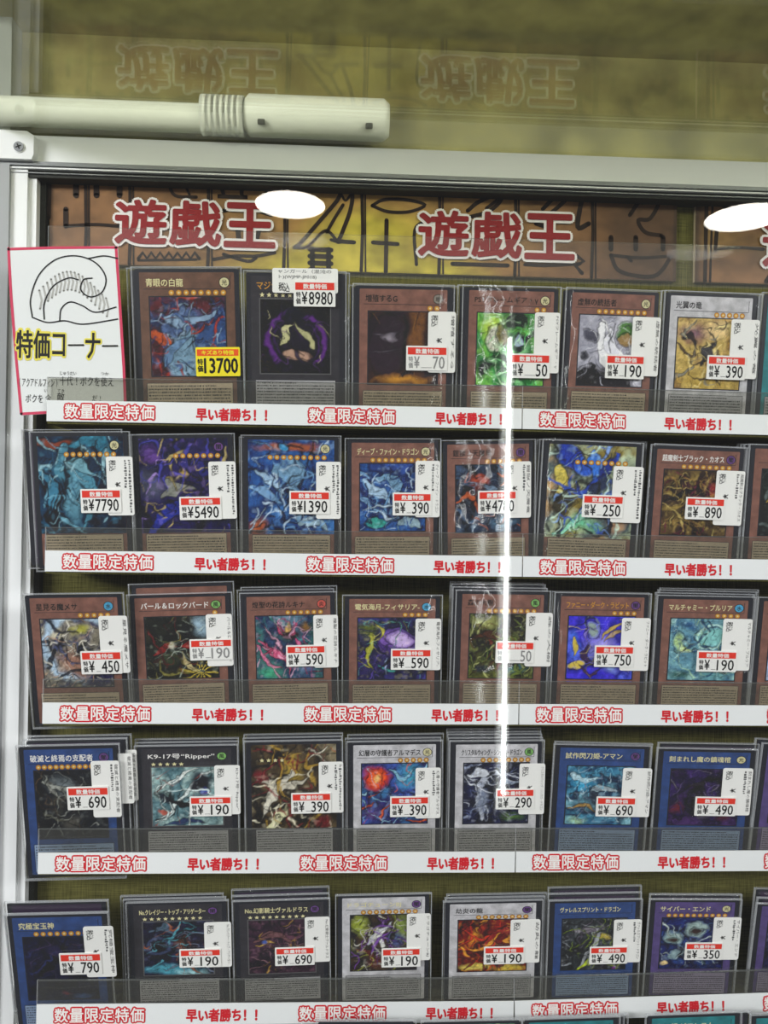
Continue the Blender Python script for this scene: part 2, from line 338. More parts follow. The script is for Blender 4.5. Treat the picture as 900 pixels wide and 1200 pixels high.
# ------------------------------------------------------------------ banner with glyph columns
def banner(px0, px1, seed, glyph_fn, label, words_px):
    Y = -.0035; a = at(px0, 265, Y); e = at(px1, 265, Y); t = at(450, 216, Y).z; bt = at(450, 319.5, Y).z
    root = tag(empty('glyph_banner', (a.x, Y, bt)), label, 'banner', 'printed header banners'); og = root.location.copy()
    rng = np.random.default_rng(seed); W = int(max(60, (px1 - px0) / 2.5)); H = 50
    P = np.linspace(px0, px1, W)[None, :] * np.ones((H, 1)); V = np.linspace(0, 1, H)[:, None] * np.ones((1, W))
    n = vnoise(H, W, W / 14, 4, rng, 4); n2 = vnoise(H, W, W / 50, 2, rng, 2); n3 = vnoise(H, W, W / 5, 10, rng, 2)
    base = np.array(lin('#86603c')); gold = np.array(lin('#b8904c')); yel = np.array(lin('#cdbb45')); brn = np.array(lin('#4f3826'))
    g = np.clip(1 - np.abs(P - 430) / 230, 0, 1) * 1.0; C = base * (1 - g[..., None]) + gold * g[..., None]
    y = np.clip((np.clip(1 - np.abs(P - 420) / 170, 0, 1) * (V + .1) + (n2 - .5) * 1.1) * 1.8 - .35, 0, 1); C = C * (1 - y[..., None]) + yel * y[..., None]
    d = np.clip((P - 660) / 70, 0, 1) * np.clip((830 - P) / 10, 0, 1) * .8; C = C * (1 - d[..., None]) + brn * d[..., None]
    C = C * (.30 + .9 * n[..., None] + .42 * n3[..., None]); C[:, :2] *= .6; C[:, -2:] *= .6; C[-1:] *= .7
    MAINX0, MAINX1 = a.x, e.x
    bb = MB(); bb.box(a.x, e.x, Y + .0002, -.0006, bt, t, 'panel_cream'); off(bb, og).build('backing', root)
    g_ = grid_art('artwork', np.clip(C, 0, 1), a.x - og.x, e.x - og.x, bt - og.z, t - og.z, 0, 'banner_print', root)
    bb = MB()
    def st(pts, wd=5, sm=True, closed=False):
        q = [at(x, y_, Y - .0003) for x, y_ in pts]; q = [(v.x, min(max(v.z, bt + .0004), t - .0004)) for v in q]
        q = spline(q, 5) if sm and len(q) > 2 else q
        bb.ribbon(q, wd * .00052, Y - .0003, 'banner_ink')
    glyph_fn(st); off(bb, og).build('glyph_pattern', root)
    for x0, x1, y0, y1 in words_px:
        p, q = at(x0, y0, Y - .002), at(x1, y1, Y - .002); bb = MB(); wch = (q.x - p.x) / 3
        for i, ch in enumerate('遊戯王'):
            c0 = p.x + i * wch + .0006; c1 = c0 + wch * .965; dz = 0 
            for fat, yy, mt in ((.0025, Y - .0012, 'logo_white'), (.00085, Y - .0016, 'logo_red')):
                bb.text(ch, c0 + .001, c1 - .001, q.z + .001, p.z - .001, yy, mt, fat=fat, res=3)
        off(bb, og).build('lettering', root)
    return root
def g1(st):
    for x in (100, 152, 244, 333, 424, 515, 604, 694):
        st([(x, 205 + x * .022), (x + 1, 270), (x - 1, 335)], 4, False); st([(x + 4, 205 + x * .022), (x + 4, 335)], 2, False)
    st([(58, 212), (57, 255)], 5, False)
    for x in (89, 113, 140): st([(x, 216), (x, 229)], 7, False)
    st([(77, 245), (77, 265)], 6, False); st([(77, 265), (110, 263), (140, 265)], 4)
    st([(197, 212), (205, 229), (230, 231)], 4); st([(215, 213), (222, 228)], 3, False); st([(258, 214), (262, 228), (255, 230), (290, 231), (283, 228), (284, 214)], 5, False); st([(312, 216), (313, 228), (325, 222)], 7, False)
    zz = [(162 + i * 5.1, 303 - (i % 2) * 7) for i in range(15)]; st(zz, 4, False); st([(162, 305), (230, 304)], 3, False)
    st([(250, 304), (275, 300), (300, 300), (322, 296)], 4); st([(262, 298), (290, 306), (300, 302)], 4); st([(262, 247), (285, 242), (318, 252)], 5); st([(278, 262), (280, 282)], 6, False); st([(306, 262), (300, 284)], 5, False)
    # the tall bird
    st([(345, 290), (352, 285), (372, 262), (395, 235), (400, 224), (408, 222), (413, 228), (410, 248), (400, 275), (398, 282), (415, 284)], 5)
    st([(345, 290), (360, 289), (378, 272), (386, 272), (396, 284)], 4); st([(383, 272), (392, 256), (402, 240)], 4); st([(400, 228), (405, 235), (411, 228)], 3); st([(388, 281), (398, 284)], 4, False)
    for y in (292, 300, 308, 316): st([(363, y), (388, y + 1)], 6, False)
    st([(366, 291), (366, 325)], 6, False); st([(385, 292), (385, 325)], 6, False)
    st([(474, 224), (506, 226)], 4, False); st([(436, 241), (450, 234), (475, 234), (498, 240), (480, 248), (455, 248), (436, 241)], 4)
    st([(453, 258), (452, 325)], 5, False); st([(437, 284), (466, 286)], 5, False); st([(488, 310), (486, 270), (500, 258)], 4)
    st([(548, 247), (562, 236), (585, 228), (586, 236), (572, 248), (552, 254)], 5); st([(604, 228), (590, 230), (570, 244)], 4); st([(530, 309), (560, 310), (595, 311)], 5)
    st([(636, 245), (652, 230), (664, 232), (650, 246), (628, 262)], 5); st([(628, 262), (640, 266)], 5, False); st([(690, 262), (677, 266), (682, 232)], 6); st([(676, 300), (684, 306), (675, 312), (682, 320)], 5, False); st([(615, 310), (640, 311), (680, 309)], 4)
    st([(738, 252), (752, 234), (772, 234), (762, 256), (748, 258), (756, 272), (775, 276)], 5); st([(752, 238), (762, 236)], 4, False)
    for x in (716, 745, 777): st([(x, 278), (x, 292)], 6, False)
    st([(716, 299), (750, 302), (787, 300)], 4); st([(716, 299), (724, 316), (745, 323), (770, 322), (787, 300)], 5); st([(735, 301), (740, 306)], 4)
def g2(st):
    st([(828, 238), (826, 338)], 5, False); st([(835, 238), (832, 338)], 3, False); st([(838, 295), (840, 270)], 5, False); st([(838, 292), (865, 290), (895, 292)], 4)
    for x in (850, 876, 901): st([(x, 240), (x, 255)], 7, False)
    st([(898, 330), (905, 318), (960, 316)], 6, False)
banner(58, 793, 3, g1, 'long gold and brown banner of picture glyphs with two red titles', [(133, 324, 231.5, 291.5), (489, 675, 244.5, 305.5)])
banner(815, 1090, 8, g2, 'brown glyph banner beyond the dark gap, its red title cut off', [(893, 1072, 257, 318)])
b = MB(); p0 = at(57, 265, -.007); p1 = at(900, 290, -.007); pz = at(450, 326, -.007).z
b.plate([(p0.x, pz), (.30, pz), (.30, p1.z - .001), (p1.x, p1.z), (p0.x, p0.z)], -.0074, -.007, 'clear_sheet')
b.ribbon([(p0.x, p0.z), (p1.x, p1.z)], .0004, -.00745, 'lip_edge', False); b.ribbon([(p0.x, p0.z), (p0.x, pz)], .0004, -.00745, 'sleeve_edge', False)
tag(b.build('clear_sheet'), 'clear plastic sheet covering the lower half of the glyph banners', 'plastic sheet')

# ------------------------------------------------------------------ shelves with printed strips
YS = -.040
L_PX = [(55, 469), (53, 645), (50, 823.3), (44.7, 999.3), (43, 1177)]
S_PX = [(612, 478.8), (612.3, 651.9), (608, 825), (604, 998), (602.5, 1173.2)]
R_PX = [(900, 486.3), (900, 655.7), (900, 826.7), (900, 996.7), (900, 1163.5)]
ORD = ['top', 'second', 'third', 'fourth', 'bottom']
def shelf(a, e, r, first):
    A, E = Vector(a), Vector(e); u = (E - A).normalized(); L = (E - A).length
    root = tag(empty('card_shelf', A), None, 'shelf', 'card shelves with printed strips')
    root['label'] = ('%s shelf, the length starting beside the white upright, with red lettered strip' if first else '%s shelf beyond the seam in the strip, away from the white upright') % ORD[r]
    ang = math.atan2(u.z, u.x); root.rotation_euler = (0, -ang, 0)
    H = .0122
    b = MB(); b.box(0, L, .0012, -YS - .0005, -H - .0012, -H + .0006, 'olive_fabric'); b.build('ledge', root)
    b = MB(); b.box(0, L, .0004, .0014, -H, .0132, 'clear_lip'); b.box(0, L, .0003, .0015, .0132, .0137, 'lip_edge'); b.box(-.0003, 0, .0003, .0015, -H, .0137, 'sleeve_edge'); b.build('clear_lip', root)
    b = MB(); b.box(.0001, L - .0003, -.0004, .0003, -H, 0, 'paper'); st = b.build('paper_strip', root)
    b = MB()
    for x0, x1, wd in ((.0102, .0625, 0), (.152, .2035, 0)):
        n = len('数量限定特価'); cw = (x1 - x0) / n
        for i, ch in enumerate('数量限定特価'):
            c0 = x0 + i * cw; z1, z0 = -.0018, -.0106
            b.text(ch, c0 + .0004, c0 + cw - .0007, z0 + .0004, z1 - .0004, -.0005, 'red_ink', fat=.00105)
            b.text(ch, c0 + .0004, c0 + cw - .0007, z0 + .0004, z1 - .0004, -.0006, 'white_ink', fat=.00016)
    for x0, x1 in ((.0865, .1275), (.2275, .267)):
        b.text('早い者勝ち！！', x0, x1, -.0103, -.0032, -.0005, 'red_ink', fat=.00032)
    b.build('lettering', st)
    return root
for r in range(5):
    A, Sm = at(*L_PX[r], YS), at(*S_PX[r], YS); Rr = at(*R_PX[r], YS); D = (Rr - Sm).normalized() * .28
    shelf(A, Sm, r, True); shelf(Sm + (Sm - A).normalized() * .0003, Sm + D, r, False)

# ------------------------------------------------------------------ trading cards
W0, H0 = .0625, .0895          # sleeve
HW = .0268                     # half the printed frame's width
def z_(d): return H0 - d
_base = {}
def shared(key, fn):
    if key not in _base: _base[key] = fn()
    return _base[key]
def link_part(name, me, parent):
    o = bpy.data.objects.new(name, me); COL.objects.link(o); o.parent = parent; return o
def base_mesh(frame):
    b = MB(); b.rrect(-.0296, .0296, z_(.0875), z_(.0012), .0012, .0003, .0007, 'navy')
    b.rrect(-HW, HW, z_(.0858), z_(.0031), .0006, .00015, .0003, 'frame_' + frame)
    o = b.build('card_body'); me = o.data; bpy.data.objects.remove(o); return me
def back_mesh():
    b = MB(); b.rrect(-.0296, .0296, z_(.0875), z_(.0012), .0012, .0003, .0007, 'navy')
    b.rrect(-HW, HW, z_(.0858), z_(.0031), .0006, .0002, .0003, 'card_back'); o = b.build('card_body'); me = o.data; bpy.data.objects.remove(o); return me
def sleeve_mesh(k):
    rng = np.random.default_rng(50 + k); nx, nz = 13, 18
    dis = vnoise(nz, nx, 2.2, 3, rng, 2) - .5
    b = MB(); vs = []
    for j in range(nz):
        for i in range(nx):
            u, v = i / (nx - 1), j / (nz - 1); edge = min(1, 6 * min(u, 1 - u)) * min(1, 8 * min(v, 1 - v))
            curl = .0006 * (max(0, abs(u - .5) - .38) / .12) ** 2
            vs.append(((u - .5) * W0, -.0011 - .0007 * dis[j, i] * edge + curl, v * H0))
    b.add(vs, [(j * nx + i, j * nx + i + 1, (j + 1) * nx + i + 1, (j + 1) * nx + i) for j in range(nz - 1) for i in range(nx - 1)], 'sleeve', True)
    e = .0011
    for x0, x1, z0, z1 in ((-W0 / 2, -W0 / 2 + .0006, 0, H0), (W0 / 2 - .0006, W0 / 2, 0, H0), (-W0 / 2, W0 / 2, H0 - .0006, H0), (-W0 / 2, W0 / 2, 0, .0008)):
        b.box(x0, x1, -.0007, .0010, z0, z1, 'sleeve_edge')
    o = b.build('sleeve'); me = o.data; bpy.data.objects.remove(o); return me
def star(b, x, z, r, mt, y):
    b.add([(x + (r if k % 2 == 0 else r * .45) * math.sin(k * math.pi / 5), y, z + (r if k % 2 == 0 else r * .45) * math.cos(k * math.pi / 5)) for k in range(10)], [tuple(range(10))], mt)
def micro(b, x0, x1, z1, lines, rng, mt, y, dz=.0018, h=.00095):
    for l in range(lines):
        x = x0; z = z1 - l * dz; xe = x1 if l < lines - 1 and l else x0 + (x1 - x0) * (.45 + .4 * rng.random())
        while x < xe:
            wd = .0003 + .0008 * rng.random(); b.add([(x, y, z - h * (.6 + .4 * rng.random())), (min(x + wd, xe), y, z - h * .9), (min(x + wd, xe), y, z), (x, y, z - h * .15 * rng.random())], [(0, 1, 2, 3)], mt); x += wd + .00025 + .0006 * rng.random() ** 2

def card_root(tl, tr, bl, br, yt, yb, row=None):
    """stand a card so that its top edge and its foot meet the shelf where the photo shows them"""
    TL, TR = at(*tl, yt), at(*tr, yt); Bm = (at(*bl, yb) + at(*br, yb)) / 2; Tm = (TL + TR) / 2
    v = (Tm - Bm).normalized(); u0 = (TR - TL).normalized(); u0.y *= .5
    u1 = (u0 - v * u0.dot(v)).normalized(); nrm = v.cross(u1).normalized()
    ang = math.asin(max(-1, min(1, (TR - TL).normalized().dot(v))))     # leftover skew, split between the two edges
    q = Matrix.Rotation(-ang * .5, 3, nrm); u, v2 = (q @ u1).normalized(), (q @ v).normalized(); n = v2.cross(u)
    s = min(1.07, max(.93, (TR - TL).length / W0))
    hs = s
    if row is not None and row < 5:
        a_, e_ = at(*L_PX[row], YS), at(*R_PX[row], YS); zl = a_.z + (e_.z - a_.z) * (Tm.x - a_.x) / (e_.x - a_.x) - .0112
        hs = min(s, (Tm.z - zl) / (H0 * v2.z))
    M = Matrix((u * s, n * s, v2 * hs)).transposed().to_4x4(); M.translation = Tm - v2 * (H0 * hs)
    return M
def local(M, px, py, y=-.0016):
    Mi = M.inverted(); o = Mi @ CAM; d = Mi.to_3x3() @ ray(px, py); p = o + d * ((y - o.y) / d.y); return p.x, p.z

def sticker(root, M, c):
    price, bar, tall = c['price'], c['bar'], c['tall']
    faded = c.get('faded'); ink = 'glare_ink' if faded else 'black_ink'  # paler ink puts glare into the colour of the price print
    if price == '13700':
        b = MB(); x, z = local(M, *bar); w1, h1 = .0252, .0165
        b.rrect(x, x + w1, z - h1, z, .0006, -.0018, -.0015, 'yellow_sticker'); ps = b.build('price_sticker', root)
        b = MB(); b.box(x + .0008, x + w1 - .0008, -.0019, -.0018, z - .0049, z - .0012, 'orange_bar'); b.text('キズあり特価', x + .0035, x + w1 - .0035, z - .0043, z - .0018, -.00195, 'yellow_sticker', .04); b.build('heading_band', ps)
        b = MB(); b.text('特', x + .001, x + .004, z - .0100, z - .0066, -.0019, 'black_ink', .03); b.text('価', x + .001, x + .004, z - .0140, z - .0104, -.0019, 'black_ink', .03); b.text('13700', x + .0048, x + w1 - .0014, z - .0147, z - .0063, -.0019, 'black_ink', .03); b.build('lettering', ps)
        return
    if price == '8980':
        b = MB(); x, z = local(M, 319, 314); x1, z1 = local(M, 396, 344); b.rrect(x, x1, z1, z, .0012, -.0018, -.0015, 'sticker'); ns = b.build('name_sticker', root)
        b = MB(); b.text('ャンガール（混沌の', x + .0035, x1 - .004, z - .003, z - .0006, -.0019, 'grey_ink', .0); b.text('ト)(WJMP-JP018)', x + .004, x1 - .013, z - .0066, z - .0040, -.0019, 'grey_ink'); b.text('税', x + .0038, x + .0070, z - .0135, z - .0085, -.0019, 'black_ink', .01); b.text('込', x + .0070, x + .0104, z - .0140, z - .0088, -.0019, 'black_ink', .01); b.build('lettering', ns)
    else:
        (x, z) = local(M, tall[0], tall[1]); (x1, z1) = local(M, tall[2], tall[3]); cx = (x + x1) / 2
        wd = max(.0155, min(.0185, abs(x1 - x))); hh = max(.0345, min(.0375, abs(z - z1))); x, x1 = cx - wd / 2, cx + wd / 2; z1 = z - hh
        b = MB(); b.rrect(x, x1, z1, z, .0014, -.0018, -.0015, 'sticker'); ns = b.build('name_sticker', root)
        b = MB(); nm = c['title'].replace('\u3000', '')
        if nm: b.text(nm, x1 - .0029, x1 - .0008, z1 + .003, z - .0022, -.0019, 'grey_ink', .0, rot=1, res=1)
        rg = random.Random(c['id'])
        def dashes(xa, za, zb_):      # print too small to read
            while za > zb_:
                hz = .0005 + .0010 * rg.random(); b.box(xa + .0006 * rg.random(), xa + .0011 + .0008 * rg.random(), -.0019, -.00185, za - hz, za, 'grey_ink'); za -= hz + .0004 + .0004 * rg.random()
        if not nm: dashes(x1 - .0029, z - .0022, z1 + .003)
        if c.get('two'): dashes(x1 - .0056, z - .0022, z1 + .018)
        b.text('税込', x + .0018, x + .0060, z - .0092, z - .0022, -.0019, 'black_ink', .008, rot=1)
        b.text('¥', x + .0052, x + .0084, z - .0192, z - .0162, -.0019, 'black_ink', .02, rot=1)
        b.build('lettering', ns)
    bx, bz = local(M, *bar, -.0021); w1, h1 = .0253, .0152
    b = MB(); x, z = bx - .0010, bz + .0010
    b.rrect(x, x + w1, z - h1, z, .0005, -.0023, -.0019, 'sticker'); ps = b.build('price_sticker', root)
    b = MB(); b.box(bx, bx + .0236, -.0024, -.0023, bz - .0044, bz, 'bar_red'); b.text('数量特価', bx + .0048, bx + .0190, bz - .0038, bz - .0008, -.00245, 'white_ink', .03); b.build('red_band', ps)
    b = MB(); b.text('特', bx + .0005, bx + .0032, bz - .0088, bz - .0056, -.0024, ink, .02); b.text('価', bx + .0005, bx + .0032, bz - .0127, bz - .0093, -.0024, ink, .02)
    n = len(price); dw = .0036 * (4 / n if n > 4 else 1)
    b.text('¥', bx + .0040, bx + .0072, bz - .0126, bz - .0056, -.0024, ink, .02)
    xe = bx + .0226
    if n < 4: b.ribbon([(bx + .0082, bz - .0124), (xe - dw * n - .0006, bz - .0124)], .0003, -.0024, 'grey_ink', False)
    b.text(price, xe - dw * n, xe, bz - .0131, bz - .0054, -.0024, ink, .010); b.build('lettering', ps)

GROUPS = ['top', 'second', 'third', 'fourth', 'bottom', 'lowest']
def card(c):
    rng = random.Random(c['id']); r = c['row']; yt, yb = c.get('y', (-.0345, -.0275))
    M = card_root(c['tl'], c['tr'], c['bl'], c['br'], yt, yb, None if c['id'] in ('sa', 'ta', 'fa', 'ba') else r)
    root = tag(empty('trading_card'), c['label'], 'trading card', 'front cards on the %s shelf' % GROUPS[r]); root.matrix_world = M
    fk = c['frame']; link_part('card_body', shared('base' + fk, lambda: base_mesh(fk)), root)
    a = c['art']; full = c.get('full'); seed = sum(ord(k) * (i + 3) for i, k in enumerate(c['id'])) + a.get('s', 0)
    kw = {k: v for k, v in a.items() if k in ('nst', 'busy', 'warp', 'length', 'width')}
    if full:
        C = paint(104, 92, seed, a['bg'], a['sh'], a['ac'], **kw); grid_art('artwork', C, -HW, HW, z_(.0650), z_(.0031), .00005, 'print', root)
    else:
        b = MB(); b.box(-.0219, .0219, .00008, .00015, z_(.0622), z_(.0163), 'navy' if fk != 'xyz' else 'grey_ink'); b.build('artwork_border', root)
        C = paint(92, 88, seed, a['bg'], a['sh'], a['ac'], **kw); grid_art('artwork', C, -.0212, .0212, z_(.0615), z_(.0170), .00002, 'print', root)
    # title
    if not full:
        b = MB(); b.rrect(-.0245, .0245, z_(.0124), z_(.0050), .0004, .00008, .00015, 'frame_' + fk)
        b.ribbon([(-.0245, z_(.0124)), (.0245, z_(.0124))], .0003, .00006, 'navy', False); b.ribbon([(.0245, z_(.0050)), (.0245, z_(.0124))], .0003, .00006, 'navy', False)
        b.build('title_plate', root)
    if c['title'].strip():
        ttl = c['title']; n = sum(1 if ord(k) > 255 else .6 for k in ttl); wd = min(.040, n * .0042)
        b = MB(); b.text(ttl, -.0232, -.0232 + wd, z_(.0111), z_(.0066), .00003, c.get('tc', 'black_ink'), .018); b.build('title_lettering', root)
    # attribute mark
    if c.get('mark'):
        b = MB(); b.disc(.0212, z_(.0088), .0031, .00004, 'black_ink', 18); b.disc(.0212, z_(.0088), .0027, .00002, 'mark_' + c['mark'], 18)
        b.text({'light': '光', 'dark': '闇', 'water': '水', 'fire': '炎', 'wind': '風', 'earth': '地'}[c['mark']], .0197, .0227, z_(.0104), z_(.0072), .00000, 'black_ink', .02); b.build('attribute_mark', root)
    ns = c.get('stars', 0)
    if ns:
        b = MB(); dx = min(.0042, .0425 / ns)
        for i in range(ns):
            x = (-.0200 + i * dx) if fk == 'xyz' else (.0205 - (ns - 1 - i) * dx)
            if fk != 'xyz' : b.disc(x, z_(.0145), .00175, .00002, 'star_brown', 12); b.disc(x, z_(.0145), .00145, .00001, 'gold', 12); star(b, x, z_(.0145), .0009, 'goldpale', 0)
            else: star(b, x, z_(.0145), .0016, 'goldpale', .00001)
        b.build('star_pattern', root)
    # text panel
    pn = {'effect': 'panel_cream', 'dark': 'panel_cream', 'xyz': 'panel_grey', 'synchro': 'panel_grey', 'link': 'panel_blue', 'fusion': 'panel_violet', 'spell': 'panel_grey', 'ritual': 'panel_blue'}[fk]
    b = MB(); b.box(-.0246, .0246, .00006, .00015, z_(.0845), z_(.0655), 'navy'); b.box(-.0243, .0243, .00002, .0001, z_(.0842), z_(.0658), pn)
    micro(b, -.0235, .0232, z_(.0669), 10, rng, 'black_ink', .00000); b.build('text_panel', root)
    link_part('sleeve', shared('sleeve%d' % rng.randrange(6), lambda: sleeve_mesh(rng.randrange(99))), root)
    if c.get('price'): sticker(root, M, c)
    # cards standing behind, their top edges showing
    ords = ['first', 'second', 'third', 'fourth', 'fifth']
    for k, (dx, dy) in enumerate(c.get('backs', [])):
        kk = k + 1; rb = 0
        M2 = card_root((c['tl'][0] + dx, c['tl'][1] + dy), (c['tr'][0] + dx, c['tr'][1] + dy + rng.uniform(-1, 1)), (c['bl'][0] + dx * .9, c['bl'][1]), (c['br'][0] + dx * .9, c['br'][1]), yt + .0026 * kk, yb + .0024 * kk, r)
        rt = tag(empty('trading_card'), '%s sleeved card standing behind the %s' % (ords[k], c['short']), 'trading card', 'cards stacked behind the front ones, %s shelf' % GROUPS[r]); rt.matrix_world = M2
        link_part('card_body', shared('back', back_mesh) if not c.get('bframe') else shared('base' + c['bframe'], lambda: base_mesh(c['bframe'])), rt); link_part('sleeve', shared('sleeve%d' % rng.randrange(6), lambda: sleeve_mesh(rng.randrange(99))), rt)
        if c.get('backtags') and k < c['backtags']:
            b = MB(); t = c['tall']; x, z = local(M, t[0], t[1]); x1, z1 = local(M, t[2], t[3]); b.rrect(x + .0035, x1 + .0035, z - .036, z, .0012, -.0018, -.0015, 'sticker'); ns_ = b.build('name_sticker', rt)
            b = MB(); b.text(c['title'], x1 + .0004, x1 + .0026, z - .033, z - .002, -.0019, 'grey_ink', 0, rot=1, res=1); b.build('lettering', ns_)

CARDS = []
def K(id, row, frame, tl, tr, bl, br, title, label, short, bar=None, tall=None, price=None, **kw):
    CARDS.append(dict(id=id, row=row, frame=frame, tl=tl, tr=tr, bl=bl, br=br, title=title, label=label, short=short, bar=bar, tall=tall, price=price, **kw))
def A(bg, sh, ac, **kw): return dict(bg=bg.split(), sh=sh, ac=ac.split(), **kw)
e, o, l = 'e', 'o', 'l'
# top shelf
K('ra', 0, 'dark', (153, 312), (283, 313), (162, 467), (287, 470), '青眼の白龍', 'dark sleeved card with blue and red artwork and a bright yellow 13700 yen sticker', 'card with the yellow sticker', (229, 407), None, '13700', stars=8, mark='light', tc='goldpale', y=(-.036, -.029), backs=[(-5, 1)],
  art=A('#4a1f2c #6c2f35 #2c4468 #5d3040', [(e, .5, .75, .34, .4, 10, '#7f9db0'), (e, .42, .3, .3, .16, -25, '#5a6f95'), (e, .85, .45, .25, .4, 20, '#3d5a86'), (l, [(.15, .2), (.4, .3), (.7, .25), (.95, .1)], .06, '#8ea6bd'), (l, [(.2, .9), (.3, .6), (.55, .5)], .06, '#6f8dac'), (e, .13, .5, .16, .09, 0, '#c0622e')], '#9fb6c9 #566f9a #b0472f #2d3c66', nst=26))
K('rb', 0, 'xyz', (285, 317), (406, 318), (288, 471), (403, 475), 'マジシ', 'black-framed sleeved card with a purple ring and an upright sticker on its top edge', 'black card with the purple ring', (346, 331), (319, 315, 396, 360), '8980', stars=6, tc='gold', backs=[(4, 1)],
  art=A('#17131f #1d1728 #120f18', [(o, .5, .55, .4, .035, '#6d3a8a'), (o, .5, .55, .31, .018, '#43265c'), (e, .5, .5, .26, .3, 0, '#2a2138'), (l, [(.28, .62), (.38, .4), (.5, .3)], .05, '#c9c79a'), (l, [(.72, .62), (.64, .42), (.52, .3)], .05, '#bdbb90'), (e, .5, .74, .22, .1, 0, '#b99a86'), (e, .5, .92, .34, .14, 0, '#20202c'), (e, .5, .2, .22, .1, -8, '#1c2433')], '#6a4a80 #3c3552 #c9c39c #23202e', nst=9, busy=.3, width=.018))
K('rc', 0, 'effect', (413, 332), (533, 334), (417, 473), (525, 477), '増殖するG', 'brown-framed sleeved card with a dark cabinet picture, 70 yen price paled by painted glare', 'card with the dark cabinet picture', (478, 407), (502, 365, 533, 442), '70', faded=True, stars=2, mark='earth', backs=[(-5, 2), (5, 1)],
  art=A('#2c1d2c #352335 #4d3524', [(e, .72, .35, .16, .7, 0, '#7f592f', .5), (e, .28, .5, .26, .5, 0, '#3b2b39', .12), (l, [(.08, .3), (.3, .32), (.45, .3)], .025, '#5d5560'), (l, [(.08, .55), (.3, .56), (.45, .54)], .02, '#5a515c'), (e, .5, .95, .5, .1, 0, '#c9953e', .8), (l, [(.52, .05), (.53, .5), (.53, .9)], .03, '#1b1218'), (e, .3, .36, .1, .06, 0, '#99939b', .8)], '#4b3545 #a57b3b #241822', nst=7, busy=.3, width=.012))
K('rd', 0, 'effect', (542, 334), (658, 336), (539, 475), (651, 478), 'PSYフレームギア・γ', 'brown-framed sleeved card with bright green lightning artwork on the top shelf', 'green lightning card', (600, 416), (627, 366, 654, 443), '50', stars=2, mark='light', backs=[(-6, 0)],
  art=A('#1f5b33 #3f9a4f #86c85c #2c7a48', [(e, .25, .2, .3, .24, 40, '#c8df62', .9), (e, .6, .1, .2, .14, 0, '#1b3a2c'), (e, .28, .36, .13, .2, 10, '#cfcfbe'), (e, .38, .3, .08, .16, 0, '#8c8550'), (e, .64, .42, .17, .17, 10, '#1d2b35'), (e, .64, .38, .07, .09, 0, '#aebfd0'), (l, [(.75, .35), (.9, .22), (1, .12)], .05, '#262d30'), (e, .15, .75, .18, .1, -40, '#24352c'), ('b', .55, .72, 9, .35, '#a8efa8')], '#c8f5c0 #7be08a #e7ffe0 #1c4b30', nst=26, width=.016))
K('re', 0, 'effect', (663.5, 337), (776, 340), (655, 478), (765, 482), '虚無の統括者', 'brown-framed sleeved card with a white sweeping robe shape on grey', 'card with the white sweeping shape', (712, 417), (742, 371, 770, 447), '190', stars=8, mark='light', backs=[(-6, 1)],
  art=A('#b9b9c4 #a4a4b0 #cfced6', [(e, .2, .95, .4, .25, 0, '#26222a', .2), (e, .55, .98, .3, .2, 0, '#2b2630', .2), (l, [(.32, .1), (.38, .5), (.6, .8), (1, .95)], .08, '#f4f4f6'), (l, [(.45, .2), (.55, .5), (.8, .72)], .09, '#e8e8ee'), (e, .2, .3, .12, .1, 30, '#5d5d6a'), (e, .1, .6, .06, .05, 0, '#3d3d48'), (e, .25, .72, .04, .03, 0, '#2a2a33'), (e, .72, .22, .14, .15, 0, '#5f8a4a'), (e, .74, .34, .1, .08, 0, '#a58a5c')], '#ffffff #8b8b99 #cfd0da', nst=14, busy=.25, width=.014))
K('rf', 0, 'synchro', (779, 341), (891, 343), (767, 482), (879, 485), '光翼の竜', 'silver-framed sleeved card with golden sky artwork on the top shelf', 'silver-framed golden sky card', (831, 418), (857, 374, 886, 449), '390', stars=5, backs=[(-4, 0), (5, 0)],
  art=A('#b9a15a #d6bd77 #8f6f4a #c0a35c', [(e, .3, .2, .4, .2, 0, '#93707a', .9), (e, .65, .15, .3, .2, 0, '#e8cf9a', .8), (l, [(.08, .3), (.25, .25), (.35, .45)], .05, '#3a2c2c'), (l, [(.4, .65), (.5, .42), (.62, .3)], .06, '#3c3a3e'), (e, .52, .5, .15, .1, 30, '#4f4d50'), (l, [(.55, .6), (.62, .8)], .03, '#46443c'), (e, .5, .92, .6, .14, 0, '#bda455', .7)], '#f0dfa0 #5a4638 #8f8f86 #d9b35e', nst=16, busy=.4))
K('rg', 0, 'spell', (893, 343), (1005, 346), (880, 486), (992, 489), '魔法', 'teal-framed sleeved card cut by the picture edge on the top shelf', 'teal-framed card', y=(-.0345, -.0275),
  art=A('#a9a45a #c6b355 #5f7a6a', [(e, .3, .3, .4, .3, 0, '#8aa56a', .8)], '#e3d98a #3c5a4a', nst=12))
